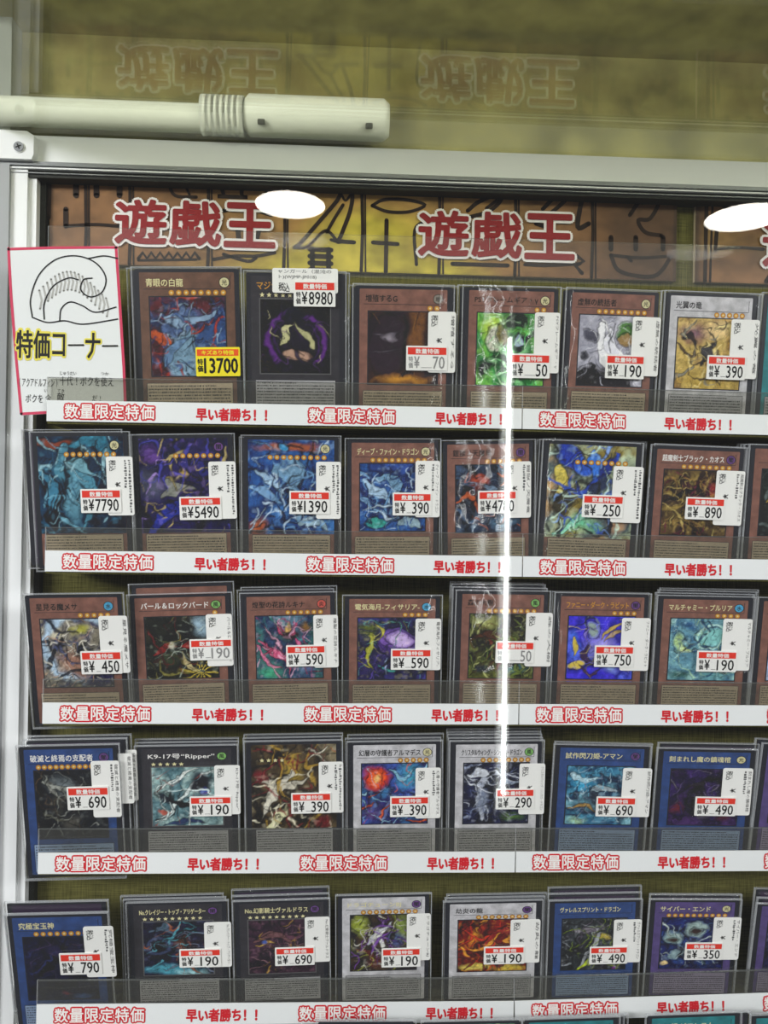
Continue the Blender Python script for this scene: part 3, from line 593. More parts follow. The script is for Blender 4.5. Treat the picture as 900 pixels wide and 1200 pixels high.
# second shelf
K('sa', 1, 'effect', (34, 505), (152, 506), (46, 645), (157, 645), '', 'full-picture sleeved card of teal armoured coils, dearest on the second shelf', 'teal coil card', (96, 575), (124, 535, 158, 608), '7790', stars=8, mark='light', full=True, two=1, y=(-.038, -.030), backs=[(-9, -3)],
  art=A('#16304a #24506a #101d30 #1f4058', [(e, .15, .06, .3, .05, 0, '#8b4a33'), (l, [(.35, .1), (.7, .05), (.95, .4)], .07, '#3d8196'), (l, [(.3, .1), (.28, .4), (.5, .4), (.6, .7), (.5, 1)], .11, '#5b93a6'), (l, [(.3, .35), (.45, .28), (.7, .4)], .06, '#86b4c0'), (l, [(.05, .3), (.15, .6), (.1, .9)], .06, '#4d87a0'), (e, .42, .62, .14, .3, 5, '#6f9fb0', .5), (e, .2, .85, .15, .1, 30, '#1a2836')], '#7fb2c4 #2c5f7a #a8cdd6 #0f1d2c', nst=24))
K('sb', 1, 'effect', (153, 508), (275, 508), (163, 645), (278, 646), '', 'full-picture sleeved card of deep violet and blue swirls on the second shelf', 'deep violet swirl card', (212, 584), (244, 541, 278, 613), '5490', stars=7, mark='dark', full=True, two=1, backs=[(-3, 1)],
  art=A('#241f4d #332a66 #181634 #2c2a5c', [(e, .15, .18, .16, .13, 0, '#6a4a8f', .6), (e, .1, .5, .2, .2, 0, '#5c5f74', .6), (l, [(.2, .62), (.4, .5), (.6, .55)], .07, '#8d8f86'), (l, [(.1, 1), (.35, .75), (.6, .7), (.8, .9)], .09, '#2f3f9a'), (l, [(.45, .1), (.55, .3), (.5, .45)], .06, '#3d3a80'), (e, .52, .36, .06, .06, 0, '#b9a05a', .5), (l, [(.7, .25), (.8, .45), (.95, .5)], .06, '#3a3a86')], '#b49ad8 #5a58b4 #0f0e22 #c0b078', nst=26))
K('sc', 1, 'effect', (282, 509), (400, 511), (285, 646), (400, 649), '', 'full-picture sleeved card of silver-blue feather strokes with orange corners', 'silver-blue feather card', (341, 577), (371, 541, 399, 611), '1390', stars=9, mark='light', full=True, two=1, backs=[(-2, 2)],
  art=A('#23477f #3c6ca8 #1b2f5c #4a7db4', [(e, .5, .08, .5, .06, 0, '#a8664a', .5), (e, .12, .95, .14, .14, 0, '#b0653c', .7), (e, .95, .5, .08, .3, 0, '#a86848', .6), (l, [(.05, .3), (.3, .45), (.45, .6)], .06, '#a9c3d8'), (l, [(.3, .3), (.5, .3), (.55, .5), (.6, 1)], .1, '#7fa3bd'), (l, [(.02, .5), (.25, .6), (.4, .7)], .06, '#86aacb'), (l, [(.6, .9), (.8, .85), (.95, .95)], .07, '#98b0bb'), (e, .4, .08, .08, .06, 30, '#4aa0cc')], '#c9dcea #2b4f8c #7fa9d0 #16284a', nst=30))
K('sd', 1, 'effect', (405, 513), (516, 514), (405, 649), (515, 649), 'ディープ・ファイン・ドラゴン', 'brown-framed sleeved card with blue feathered artwork and nine stars, second shelf', 'blue feathered card with nine stars', (462, 579), (487, 540, 515, 611), '390', stars=9, mark='light', tc='goldpale', two=1,
  art=A('#23477f #3c6ca8 #1b2f5c #3f5fa4', [(l, [(.05, .25), (.3, .45), (.45, .6)], .07, '#a9c3d8'), (l, [(.3, .2), (.5, .25), (.55, .5), (.6, 1)], .1, '#7fa3bd'), (l, [(.02, .5), (.25, .65), (.4, .8)], .07, '#86aacb'), (l, [(.6, .9), (.8, .85), (.95, .95)], .08, '#9ab2bb'), (e, .25, .9, .2, .08, 0, '#4aa99c')], '#c9dcea #2b4f8c #7fa9d0 #16284a', nst=24))
K('se', 1, 'effect', (518, 517), (626, 513), (515, 650), (623, 650), '鎧獄ノ天魔竜', 'brown-framed sleeved card with an orange crest over grey-blue, beside the blue feathered card', 'card with the orange crest', (562, 577), (591, 541, 622, 614), '4780', stars=6, mark='dark', two=1,
  art=A('#26344a #35485f #1c2533 #4b5f78', [(e, .35, .2, .2, .1, 20, '#b5542e', .5), (e, .3, .35, .14, .12, 0, '#7d3a2c', .6), (l, [(.05, .6), (.2, .4), (.3, .8)], .09, '#262b33'), (l, [(.45, .3), (.6, .5), (.5, .9)], .07, '#6d7f93'), (e, .75, .85, .3, .12, 0, '#6b8fa8', .7)], '#8fa3b6 #d0713a #151c26 #53718f', nst=20))
K('sf', 1, 'effect', (636, 515), (755, 518), (627, 652), (742, 653), '', 'full-picture sleeved card of bright blue crystals and mint swirls', 'blue crystal card with mint swirls', (685, 581), (717, 546, 752, 617), '250', stars=8, full=True, two=1, backs=[(-4, 0), (-7, 0), (3, -1)],
  art=A('#9a8a4a #b5c0a0 #5a6a70 #c9a878', [(e, .25, .14, .22, .12, 30, '#2a4fb4'), (e, .4, .25, .12, .1, 30, '#3f6fd0'), (l, [(.5, .05), (.55, .3), (.45, .5)], .06, '#4a86dc'), (l, [(.8, .1), (.6, .35), (.45, .55)], .07, '#2c4494'), (e, .55, .45, .2, .12, -20, '#35405c'), (e, .18, .62, .14, .14, 0, '#4f4a38'), (e, .4, .85, .3, .12, 0, '#7fd0a8', .8), (l, [(.1, .95), (.4, .8), (.7, .75)], .04, '#a9ecd0'), (e, .85, .7, .16, .25, 0, '#d0a07a', .8), (l, [(.1, .2), (.16, .45), (.1, .6)], .05, '#d9c96a')], '#d8f0e0 #3a62c8 #2a2c30 #8fb0e8', nst=22))
K('sg', 1, 'effect', (763, 522), (876, 523), (748, 653), (862, 655), '超魔剣士ブラック・カオス', 'brown-framed sleeved card with dark wine and gold shards artwork', 'dark wine and gold shard card', (806, 584), (838, 551, 870, 620), '890', stars=8, mark='dark', tc='white_ink', two=1, backs=[(4, -1)],
  art=A('#2a1c26 #4a3a30 #6b5a38 #33202c', [(e, .55, .3, .3, .2, 0, '#5a2438', .5), (e, .8, .35, .1, .16, 0, '#b8474a', .6), ('b', .45, .5, 10, .5, '#b09a58'), (e, .5, .5, .2, .35, 10, '#33181f', .4), (l, [(.05, .5), (.35, .35), (.6, .2)], .04, '#1a1016'), (l, [(.1, .85), (.4, .75), (.7, .9)], .05, '#8f7a4a')], '#cbb878 #7a3550 #140d12 #a88a50', nst=28, width=.02))
K('sh', 1, 'effect', (878, 520), (992, 523), (867, 655), (981, 657), '', 'brown-framed sleeved card cut by the picture edge on the second shelf', 'edge-cut card on the second shelf', backs=[(-6, 0), (-10, 0), (-14, 0)],
  art=A('#22262a #343a34 #1a1c1e', [(l, [(.1, .5), (.3, .3), (.5, .2)], .03, '#c9b25a'), (e, .3, .6, .1, .1, 0, '#8a9090')], '#6f7a78 #1a1c1e', nst=14))
# third shelf
K('ta', 2, 'effect', (25, 695), (145, 695), (39, 823), (154, 823), '星見る魔メサ', 'brown-framed sleeved card with a pale blue arc and crumpled sheen, third shelf', 'pale blue arc card', (96, 765), (115, 722, 153, 789), '450', stars=5, mark='water', y=(-.041, -.029),
  art=A('#6c6a78 #9a9482 #494a66 #b0a888', [(o, .55, .4, .5, .07, '#b9cfe0'), (e, .5, .65, .34, .25, 20, '#b08a78', .6), (e, .25, .2, .14, .12, 0, '#d9d2b8', .6), (e, .55, .15, .16, .1, 0, '#b7b55a', .6), (e, .65, .5, .16, .14, 30, '#23282c', .3), (e, .8, .9, .3, .15, 0, '#34325c', .5)], '#e6e2d2 #5c6486 #c7a890 #2a2c38', nst=26))
K('tb', 2, 'effect', (148, 696), (272, 694), (160, 823), (275, 823), 'パール＆ロックバード', 'brown-framed sleeved card with pale wings and a yellow burst on dark green', 'card with pale wings and yellow burst', (224, 751), (241, 720, 274, 787), '190', faded=True, stars=1, mark='wind', tc='white_ink', backs=[(2, -12)], bframe='effect',
  art=A('#23281f #31342a #1b1f1b #3c3a2c', [(e, .8, .18, .18, .24, -20, '#9db4c0', .6), (e, .62, .2, .12, .16, 0, '#2a2e30', .5), (l, [(.1, .6), (.3, .45), (.45, .5)], .06, '#8a2c2a'), (l, [(.5, .5), (.7, .45), (.9, .5)], .05, '#9a3630'), (e, .36, .46, .08, .1, 0, '#b9b5a4', .5), ('b', .75, .9, 12, .28, '#e0c95a'), (l, [(.5, .6), (.58, .8), (.7, .9)], .05, '#c9bc8c'), (e, .3, .7, .16, .16, 0, '#3f4a34', .6)], '#b9c2b4 #7a2f2c #10140f #8f8a50', nst=18, width=.018))
K('tc', 2, 'effect', (281, 695), (394, 692.5), (284, 824), (396, 824), '煌聖の花詩ルキナ', 'brown-framed sleeved card with pink ribbons over sea green, third shelf', 'pink ribbon card', (337, 758), (367, 721, 397, 789), '590', stars=6, mark='fire', backs=[(-3, -4), (1, -7)],
  art=A('#3a5a78 #4f7f7c #2c3f66 #6a8a9c', [(l, [(.1, .35), (.25, .55), (.45, .7), (.5, .95)], .05, '#d0688a'), (l, [(.05, .45), (.2, .75), (.4, .85)], .035, '#e08aa8'), (l, [(.3, .1), (.4, .25), (.45, .35)], .05, '#d94f7c'), (e, .52, .3, .18, .16, 0, '#3a2a30', .5), (e, .5, .18, .07, .09, 0, '#d0b070', .5), (e, .75, .18, .1, .1, 0, '#8a6a3c', .7), (e, .2, .9, .2, .12, 0, '#58b08c', .8), (e, .75, .75, .25, .2, 0, '#7c86b4', .8), (l, [(.6, .4), (.75, .6), (.95, .65)], .04, '#c05a86')], '#e8b8cc #4fa09a #2a2438 #b0486c', nst=24, width=.02))
K('td', 2, 'effect', (401, 697), (519, 697), (404, 824), (513, 824), '電気海月-フィサリア-', 'brown-framed sleeved card with a violet dome and lime lightning curls', 'violet dome card', (460, 762), (487, 725, 516, 789), '590', stars=4, mark='water', tc='goldpale',
  art=A('#322a5c #40386c #2a2c4a #56509a', [(e, .6, .42, .34, .26, 15, '#8a6ab8', .25), (e, .62, .36, .22, .14, 15, '#c9b4dc', .4), (l, [(.3, .42), (.55, .6), (.95, .6)], .05, '#5c3f8c'), (l, [(.1, .15), (.2, .4), (.1, .6), (.25, .9)], .035, '#b8b84a'), (l, [(.25, .1), (.35, .25), (.3, .4)], .03, '#c9c45a'), (e, .15, .2, .16, .2, 0, '#66703c', .8), (l, [(.3, .75), (.5, .85), (.75, .8)], .03, '#5ab0a8'), (l, [(.4, .65), (.45, .95)], .02, '#a9b8d8')], '#c9c46a #6a5aa8 #1c1a34 #7fc0b4', nst=20, width=.016))
K('te', 2, 'effect', (535, 691), (645, 692), (531, 824), (638, 824), '森の大樹', 'brown-framed sleeved card with mossy forest artwork, its price ink paled like glare', 'mossy forest card', (583, 753), (617, 718, 645, 786), '50', faded=True, stars=8, mark='wind', backs=[(-4, -4), (-6, -7), (-8, -10)],
  art=A('#4a4a28 #6f743a #2a2618 #8f9a5c', [(e, .25, .12, .3, .12, 0, '#b4b878', .8), (e, .7, .12, .2, .16, 0, '#2c2418', .4), (l, [(.1, .35), (.4, .3), (.5, .5), (.3, .8)], .08, '#5a3a24'), (l, [(.3, .4), (.5, .6), (.4, .9)], .05, '#8a3f2c'), (e, .2, .85, .2, .12, 0, '#37414a', .6), (e, .75, .8, .2, .15, 0, '#4a7a80', .7), (e, .3, .62, .16, .14, 0, '#2c3a20', .5)], '#c3c88a #201a10 #7a8a44 #6a4a2c', nst=24))
K('tf', 2, 'effect', (650, 695), (764, 694), (643, 825), (750, 827), 'ファニー・ダーク・ラビット', 'brown-framed sleeved card with glowing violet-blue artwork and yellow loops', 'violet-blue card with yellow loops', (699, 758), (726, 724, 762, 791), '750', stars=4, mark='dark', tc='gold', backs=[(-3, -1)],
  art=A('#3a34c0 #5a4ae0 #2a2a98 #6a7af0', [(e, .5, .5, .3, .3, 0, '#b9b4ee', .9), (e, .1, .45, .12, .3, 0, '#5a8af0', .9), (e, .38, .22, .11, .14, 0, '#9fb0a8', .4), (o, .36, .12, .1, .02, '#8088a0'), (l, [(.5, .35), (.68, .18), (.9, .1)], .035, '#c9b068'), (l, [(.55, .4), (.75, .25), (.95, .24)], .03, '#b8a070'), (l, [(.1, .35), (.12, .5), (.08, .6)], .05, '#d0bc5a'), (l, [(.3, .45), (.25, .6), (.35, .75), (.45, .6)], .03, '#4a2f5c'), (e, .16, .78, .14, .07, -20, '#d6c25c', .3), (l, [(.2, .8), (.35, .95), (.5, .85)], .03, '#5a3a60'), (e, .65, .85, .16, .1, 0, '#9fb8f0', .7)], '#8f90ff #d0c078 #2c2a70 #b0a0f8', nst=10, busy=.3, width=.014))
K('tg', 2, 'effect', (770, 698), (886, 698), (760, 826), (872, 827), 'マルチャミー・プルリア', 'brown-framed sleeved card with misty aqua bubbles artwork', 'misty aqua card', (819, 764), (845, 725, 880, 793), '190', stars=4, mark='water', tc='goldpale', backs=[(-2, -3), (1, -6), (3, -8)],
  art=A('#6a97a8 #86b4bc #54809c #9cc4c0', [(e, .6, .3, .24, .16, 10, '#8fc8c4', .3), (o, .6, .3, .2, .015, '#c4e6dc'), (e, .15, .4, .12, .16, -20, '#b4d09a', .4), (e, .25, .5, .12, .06, 20, '#c9d896', .5), (e, .4, .52, .05, .05, 0, '#3a6a94', .4), (e, .15, .9, .2, .12, 0, '#4a7470', .7), (e, .7, .9, .3, .12, 0, '#7fb4b8', .8), (e, .3, .12, .2, .1, 0, '#47729a', .8)], '#d0ece4 #4a80a0 #b8d8a8 #3a6488', nst=22, width=.016))
K('th', 2, 'effect', (888, 701), (1002, 701), (872, 827), (986, 828), '', 'brown-framed sleeved card cut by the picture edge on the third shelf', 'edge-cut card on the third shelf',
  art=A('#8f9cc0 #b4c0d8 #5a6aa0', [(e, .2, .4, .14, .2, 0, '#7fb0a8', .5)], '#e6eaf4 #4a58a0', nst=16))
# fourth shelf
K('fa', 3, 'link', (18, 873), (140, 872), (30, 997), (148, 997), '破滅と終焉の支配者', 'blue-framed sleeved card with charcoal smoke artwork, tags fanned behind it', 'charcoal smoke card', (80, 924), (106, 892, 143, 957), '690', stars=12, mark='dark', tc='white_ink', two=1, y=(-.040, -.030), backs=[(9, -7), (14, -11)], backtags=2,
  art=A('#1f2630 #2c3038 #151a22 #33363c', [(e, .4, .25, .3, .16, 20, '#7c8486', .8), (e, .3, .5, .16, .2, 0, '#4a4a44', .7), (l, [(.15, .15), (.4, .3), (.7, .2)], .04, '#a9aca4'), (e, .5, .8, .2, .16, 0, '#5c5a54', .8), (l, [(.1, .6), (.3, .75), (.5, .7)], .03, '#6a6a60')], '#9a9c94 #3c4048 #0e1218 #6a5a4a', nst=26, width=.02))
K('fb', 3, 'xyz', (157, 873), (279, 873), (163, 997), (283, 997), 'K9-17号“Ripper”', 'black-framed sleeved card with pale teal arcs, title ending in Latin letters', 'black card with teal arcs', (224, 935), (251, 897, 282, 961), '190', stars=5, mark='wind', tc='white_ink', backs=[(1, -4), (1, -8)],
  art=A('#7fa4a8 #a4bcb8 #54747c #8fb0b4', [(l, [(.05, .9), (.4, .6), (.7, .15), (.95, .02)], .03, '#e6f0ec'), (l, [(.1, .4), (.4, .15), (.7, .02)], .03, '#e8eee8'), (e, .7, .25, .2, .2, 0, '#2a2c38', .5), (e, .2, .5, .16, .07, 30, '#1f2e3c', .3), (l, [(.3, .55), (.5, .65), (.7, .5)], .04, '#20242c'), (e, .15, .75, .1, .05, 30, '#b86a5c', .5), (l, [(.2, 1), (.5, .9), (.8, .95)], .04, '#3a4a6c'), (e, .75, .4, .06, .09, 0, '#4a5a9a', .4)], '#e0ece8 #2a3440 #5c7c84 #9a5a54', nst=20, width=.02))
K('fc', 3, 'xyz', (285.5, 868), (402, 867), (289, 996), (404, 996), '', 'full-picture sleeved card of ivory and gold blades with red glints', 'ivory and gold blade card', (343, 931), (374, 893, 402, 959), '390', stars=4, full=True, two=1, backs=[(-1, -4), (0, -8)],
  art=A('#3c3428 #6a5c44 #2a2420 #8a8068', [(e, .5, .3, .16, .2, 0, '#b09a4c', .6), (l, [(.5, .3), (.3, .55), (.1, .85)], .07, '#d8d4c4'), (l, [(.1, .4), (.4, .5), (.7, .4)], .05, '#c9c4b4'), (l, [(.2, 1), (.4, .8), (.7, .7)], .08, '#d6d6b0'), (e, .12, .35, .12, .08, 40, '#7a2c34', .5), (e, .85, .9, .14, .1, 0, '#7a2430', .6), (l, [(.7, .2), (.9, .05)], .02, '#f0ecd8'), (l, [(.65, .05), (.95, .3)], .015, '#d8d4c0'), (e, .35, .75, .1, .06, 0, '#2c2624', .4)], '#efe9d0 #b89a48 #241f1c #8a3038', nst=28))
K('fd', 3, 'synchro', (406, 869), (519, 867), (407, 996), (516, 996), '幻層の守護者アルマデス', 'silver-framed sleeved card with a flaming orange orb on blue', 'orange orb card', (459, 935), (487, 900, 516, 963), '390', stars=5, mark='light', two=1, backs=[(-2, -4), (1, -8)],
  art=A('#3a3f86 #4a64b0 #2c2a5c #4f88b8', [(e, .22, .25, .24, .24, 0, '#c9402c', .4), (e, .22, .24, .15, .15, 0, '#ff7a3a', .5), (e, .23, .24, .06, .06, 0, '#ffd08a', .8), (e, .75, .22, .3, .24, 0, '#5ab4cc', .8), (l, [(.45, .1), (.65, .25), (.8, .1)], .05, '#8fc0d4'), (e, .4, .75, .22, .24, 0, '#3f3a80', .5), (e, .15, .8, .2, .2, 0, '#6a4a80', .8), (l, [(.3, .95), (.45, .6), (.6, .5)], .05, '#7a84b4')], '#a8d0e0 #e06a3a #23224c #5a6ac0', nst=20, width=.02))
K('fe', 3, 'synchro', (527, 868), (638, 867), (524, 996), (635, 997), 'クリスタルウィング・シンクロ・ドラゴン', 'silver-framed sleeved card with glassy white shards on midnight blue', 'glassy shard card', (583, 926), (609, 895, 637, 962), '290', stars=8, mark='wind', backs=[(-2, -4), (-3, -8), (-4, -11), (-4, -14)],
  art=A('#23243c #33385c #191a2c #3c4a6a', [(l, [(.3, .95), (.25, .5), (.35, .25), (.6, .12)], .08, '#b4b9c4'), (l, [(.1, .2), (.3, .15), (.5, .3)], .05, '#d0d4da'), (e, .3, .6, .13, .3, 0, '#8a93a4', .6), (l, [(.55, .15), (.7, .35), (.9, .3)], .05, '#9aa4b4'), (e, .75, .9, .22, .1, 0, '#6a8a4a', .8), (l, [(.5, .5), (.65, .8)], .04, '#b0b8c8')], '#dfe4ec #5a648a #12131f #8a94ac', nst=26, width=.022))
K('ff', 3, 'link', (649, 872), (764, 873), (640, 997), (753, 997), '試作閃刀姫-アマン', 'blue-framed sleeved card with cyan and silver splinters under round glare', 'cyan splinter card', (701, 935), (730, 900, 760, 965), '690', stars=0, mark='dark', tc='goldpale', backs=[(1, -3)],
  art=A('#2f5f80 #5a9ab4 #1f3a58 #86b8c4', [(e, .25, .3, .2, .16, 20, '#4fb0d4', .6), (l, [(.05, .1), (.3, .25), (.5, .2)], .05, '#bcd8e0'), (l, [(.4, .45), (.6, .35), (.8, .4)], .06, '#a4b0b4'), (e, .45, .55, .2, .2, 0, '#3a4658', .6), (l, [(.05, .75), (.3, .65), (.5, .8)], .03, '#b0925c'), (e, .2, .92, .2, .08, 0, '#b4d4b0', .8), (e, .65, .9, .2, .1, 0, '#7fb4cc', .8)], '#d0e8f0 #2a4a68 #7fc4dc #8a90a0', nst=32, length=.3, width=.022))
K('fg', 3, 'link', (770, 878), (889, 876), (757, 997), (873, 997), '刻まれし魔の鎮魂棺', 'blue-framed sleeved card with a black ring of links on violet', 'black link-ring card', (817, 935), (844, 900, 881, 963), '490', stars=0, mark='light', tc='goldpale', two=1, backs=[(1, -6)],
  art=A('#3a2a58 #4a3470 #2a2040 #543a6c', [(o, .6, .4, .22, .06, '#17141c'), (e, .4, .6, .16, .28, 10, '#1c1822', .4), (e, .5, .85, .14, .1, 0, '#6a6470', .7), (e, .12, .7, .12, .14, 0, '#7a3040', .8), (e, .8, .85, .16, .1, 0, '#6a3044', .8), (l, [(.3, .3), (.45, .25), (.5, .4)], .05, '#3c3640')], '#7a6a98 #120f18 #4a3a70 #8a848c', nst=14, width=.02))
K('fh', 3, 'fusion', (893, 873), (1008, 874), (872, 997), (985, 997), '', 'violet-framed sleeved card cut by the picture edge on the fourth shelf', 'violet edge-cut card', backs=[(-8, -6)],
  art=A('#8a8a4a #b4b06a #4a4a38', [(e, .25, .4, .16, .24, 0, '#d0cc8a', .6)], '#e6e2a8 #3a3a28', nst=16))
# bottom shelf
K('ba', 4, 'link', (4, 1070), (127, 1070), (22, 1177), (136, 1177), '究極宝玉神', 'dim blue-framed sleeved card tipping forward beside the white upright, bottom shelf', 'tipping blue card by the upright', (71, 1119), (97, 1086, 137, 1144), '790', stars=9, tc='goldpale', two=1, y=(-.044, -.031), backs=[(0, -14)],
  art=A('#1c2140 #26284a #161a30 #2c2a48', [(e, .5, .25, .2, .16, 0, '#3a3458', .8), (l, [(.2, .6), (.4, .4), (.7, .3)], .06, '#141626'), (e, .55, .9, .1, .05, 0, '#8a3a44', .8), (e, .8, .95, .2, .08, 0, '#4a6a9a', .8)], '#3c4470 #0f1120 #5a4a6a', nst=16, busy=.4, width=.022))
K('bb', 4, 'xyz', (147, 1057), (268, 1055), (155, 1177), (270, 1177), 'No.クレイジー・トップ・アリゲーター', 'black-framed sleeved card with a dark shell shape over icy turquoise', 'dark shell and turquoise card', (212, 1114), (239, 1081, 272, 1140), '190', stars=9, mark='dark', tc='goldpale', backs=[(-3, -4), (-6, -8)],
  art=A('#23223c #2f2c4c #1a1a2c #3a3456', [(e, .4, .9, .5, .14, 0, '#5aa0b0', .5), (e, .7, .95, .3, .1, 0, '#a4ccd0', .6), (e, .22, .45, .2, .24, 20, '#191a24', .3), (o, .22, .45, .16, .03, '#4a5470'), (e, .55, .4, .18, .16, 0, '#6a4a3c', .7), (l, [(.1, .15), (.3, .1), (.5, .25)], .05, '#5a6a7a'), (e, .6, .6, .12, .1, 0, '#b0a08c', .7)], '#8a94a8 #12121c #b4704a #6ab0bc', nst=24, width=.022))
K('bc', 4, 'xyz', (272, 1057), (387, 1051), (272, 1176), (385, 1174), 'No.幻影騎士ヴァルドラス', 'black-framed sleeved card with a dull mauve whirl and gold flecks', 'mauve whirl card', (324, 1112), (357, 1075, 387, 1137), '690', stars=9, mark='dark', tc='goldpale', backs=[(-1, -6), (-1, -13)],
  art=A('#3f2c40 #543a4c #2a1f30 #634858', [(l, [(.05, .4), (.3, .25), (.6, .4), (.5, .7)], .06, '#7a5a5c'), (l, [(.1, .5), (.25, .4), (.4, .45)], .025, '#c9a95a'), (e, .2, .4, .06, .04, 0, '#4a6ab0', .5), (l, [(.5, .25), (.7, .35), (.9, .2)], .04, '#6a4a58'), (e, .55, .85, .3, .16, 0, '#4a3a48', .8)], '#9a7a80 #b8964a #1f1622 #6a4a60', nst=24, width=.022))
K('bd', 4, 'synchro', (394, 1049), (505, 1046), (394, 1174), (503, 1174), 'ドラゴチューンBJ', 'silver-framed sleeved card with lime, violet and rust splinters', 'lime and rust splinter card', (449, 1113), (477, 1071, 504, 1137), '190', stars=9, mark='dark', tc='goldpale',
  art=A('#3a2c2c #5a4a34 #2c2430 #6a6a3c', [(e, .15, .2, .16, .24, 0, '#a4b04a', .6), (e, .8, .2, .2, .24, 0, '#8a9a54', .7), (l, [(.25, .5), (.45, .3), (.6, .1)], .05, '#c9ccd0'), (l, [(.1, .6), (.3, .7), (.3, .95)], .06, '#6a3424'), (e, .7, .45, .16, .2, 0, '#5c6a9a', .7), (e, .5, .85, .3, .14, 0, '#7a3c2c', .7), (l, [(.5, .6), (.45, .4), (.55, .25)], .05, '#e6e6e0')], '#d8d8cc #8a5ab0 #1c161a #b0b850', nst=32, width=.024))
K('be', 4, 'synchro', (519, 1057), (637, 1053), (515, 1174), (632, 1173), '劫炎の龍', 'silver-framed sleeved card with crimson flames over yellow', 'crimson flame card', (569, 1111), (598, 1078, 632, 1140), '190', stars=8, mark='dark', backs=[(2, -4), (4, -8)],
  art=A('#6a1f1c #8a2c20 #4a1618 #a8402a', [(e, .25, .35, .1, .2, 10, '#e0a03a', .7), (e, .25, .9, .3, .1, 0, '#e0d070', .6), (e, .75, .95, .3, .1, 0, '#d8c45a', .6), (l, [(.4, .5), (.6, .25), (.9, .2)], .06, '#a83a34'), (l, [(.2, .75), (.45, .65), (.6, .85), (.9, .8)], .06, '#5a201c'), (e, .75, .2, .16, .1, 0, '#c05a4c', .7)], '#f0b04a #3a1012 #d0482c #7a1c1c', nst=28))
K('bf', 4, 'link', (643, 1057), (753, 1051), (632, 1172), (745, 1167), 'ヴァレルスプリント・ドラゴン', 'blue-framed sleeved card with grey blades and a lime streak', 'grey blade and lime streak card', (693, 1111), (716, 1078, 753, 1138), '490', stars=0, tc='goldpale', two=1, backs=[(-1, -8), (-1, -15)],
  art=A('#34383c #4a5054 #24282c #5a5c5c', [(l, [(.1, .2), (.4, .25), (.8, .1)], .06, '#8a848c'), (e, .65, .35, .16, .1, 0, '#c9b85a', .5), (l, [(.2, 1), (.5, .8), (.9, .7)], .04, '#c0d040'), (l, [(.3, .9), (.5, .5), (.6, .2)], .04, '#a8acb0'), (e, .2, .6, .2, .1, 40, '#2a2e30', .5), (e, .85, .95, .08, .05, 0, '#8a3a9a', .6)], '#b4b8bc #1a1d20 #94a838 #6a6470', nst=30, width=.022))
K('bg', 4, 'fusion', (762, 1057), (869, 1050), (743, 1168), (852, 1166), 'サイバー・エンド', 'violet-framed sleeved card with three pale frilled discs on navy', 'three pale disc card', (805, 1106), (835, 1075, 866, 1133), '350', stars=10, mark='light', tc='goldpale', two=1, backs=[(0, -6)],
  art=A('#1f2a60 #2c3c7c #182048 #33508a', [(e, .2, .4, .2, .16, 0, '#9ab0ac', .3), (e, .18, .42, .1, .08, 0, '#4a3a34', .4), (e, .55, .22, .22, .17, 0, '#a4b8b4', .3), (e, .55, .24, .12, .09, 0, '#4a3630', .4), (e, .25, .72, .13, .09, 0, '#8aa0a4', .4), (l, [(.6, .4), (.55, .65), (.75, .95)], .06, '#4a6a74'), (e, .05, .9, .08, .06, -20, '#f0d8a0', .5)], '#c4d0cc #14183a #5a7aa0 #3a4a9a', nst=16, width=.018))
K('bh', 4, 'fusion', (886, 1063), (994, 1056), (862, 1165), (972, 1162), '', 'violet-framed sleeved card cut by the picture edge on the bottom shelf', 'violet edge-cut card, bottom shelf', backs=[(1, -7), (-2, -18)],
  art=A('#2a2848 #3a3860 #1c1a34', [(e, .3, .4, .2, .3, 0, '#7a7c9c', .7)], '#a8a8c0 #1a1830', nst=14))
# tops of the next row, in front of the bottom strip
K('la', 5, 'link', (373, 1195), (485, 1196), (372, 1330), (482, 1330), '', 'blue card top rising in front of the bottom strip below its middle lettering', 'low blue card', y=(-.052, -.045), art=A('#2c3c7c #4a9ab0 #7a6a3c', [], '#a8c0d0', nst=6), full=True)
K('lb', 5, 'spell', (493, 1196), (612, 1194), (492, 1330), (608, 1330), '', 'green card top rising in front of the bottom strip short of its seam', 'low green card', y=(-.052, -.045), art=A('#5a8a4a #a8b06a #3c6a5c', [], '#d0d890', nst=6), full=True)
K('lc', 5, 'spell', (617, 1194), (722, 1190), (612, 1330), (718, 1330), '', 'teal card top rising just past the bottom strip seam', 'low teal card', y=(-.052, -.045), backs=[(5, -1), (10, -2)], art=A('#2a6a5c #4a8a7c #1f4a44', [], '#8ac0a8', nst=6))
K('ld', 5, 'spell', (758, 1191), (868, 1183), (746, 1330), (858, 1330), '虹の橋 ビフレスト', 'dark green titled card tilted up in front of the bottom strip', 'tilted dark green card', y=(-.052, -.045), tc='goldpale', backs=[(11, 0)], art=A('#2a6a5c #4a8a7c #1f4a44', [], '#8ac0a8', nst=6))
K('le', 5, 'spell', (880, 1190), (990, 1184), (868, 1330), (980, 1330), '', 'green card top at the lowest corner under the bottom strip', 'corner green card', y=(-.052, -.045), art=A('#2a6a5c #4a8a7c #1f4a44', [], '#8ac0a8', nst=6))
for c_ in CARDS: card(c_)


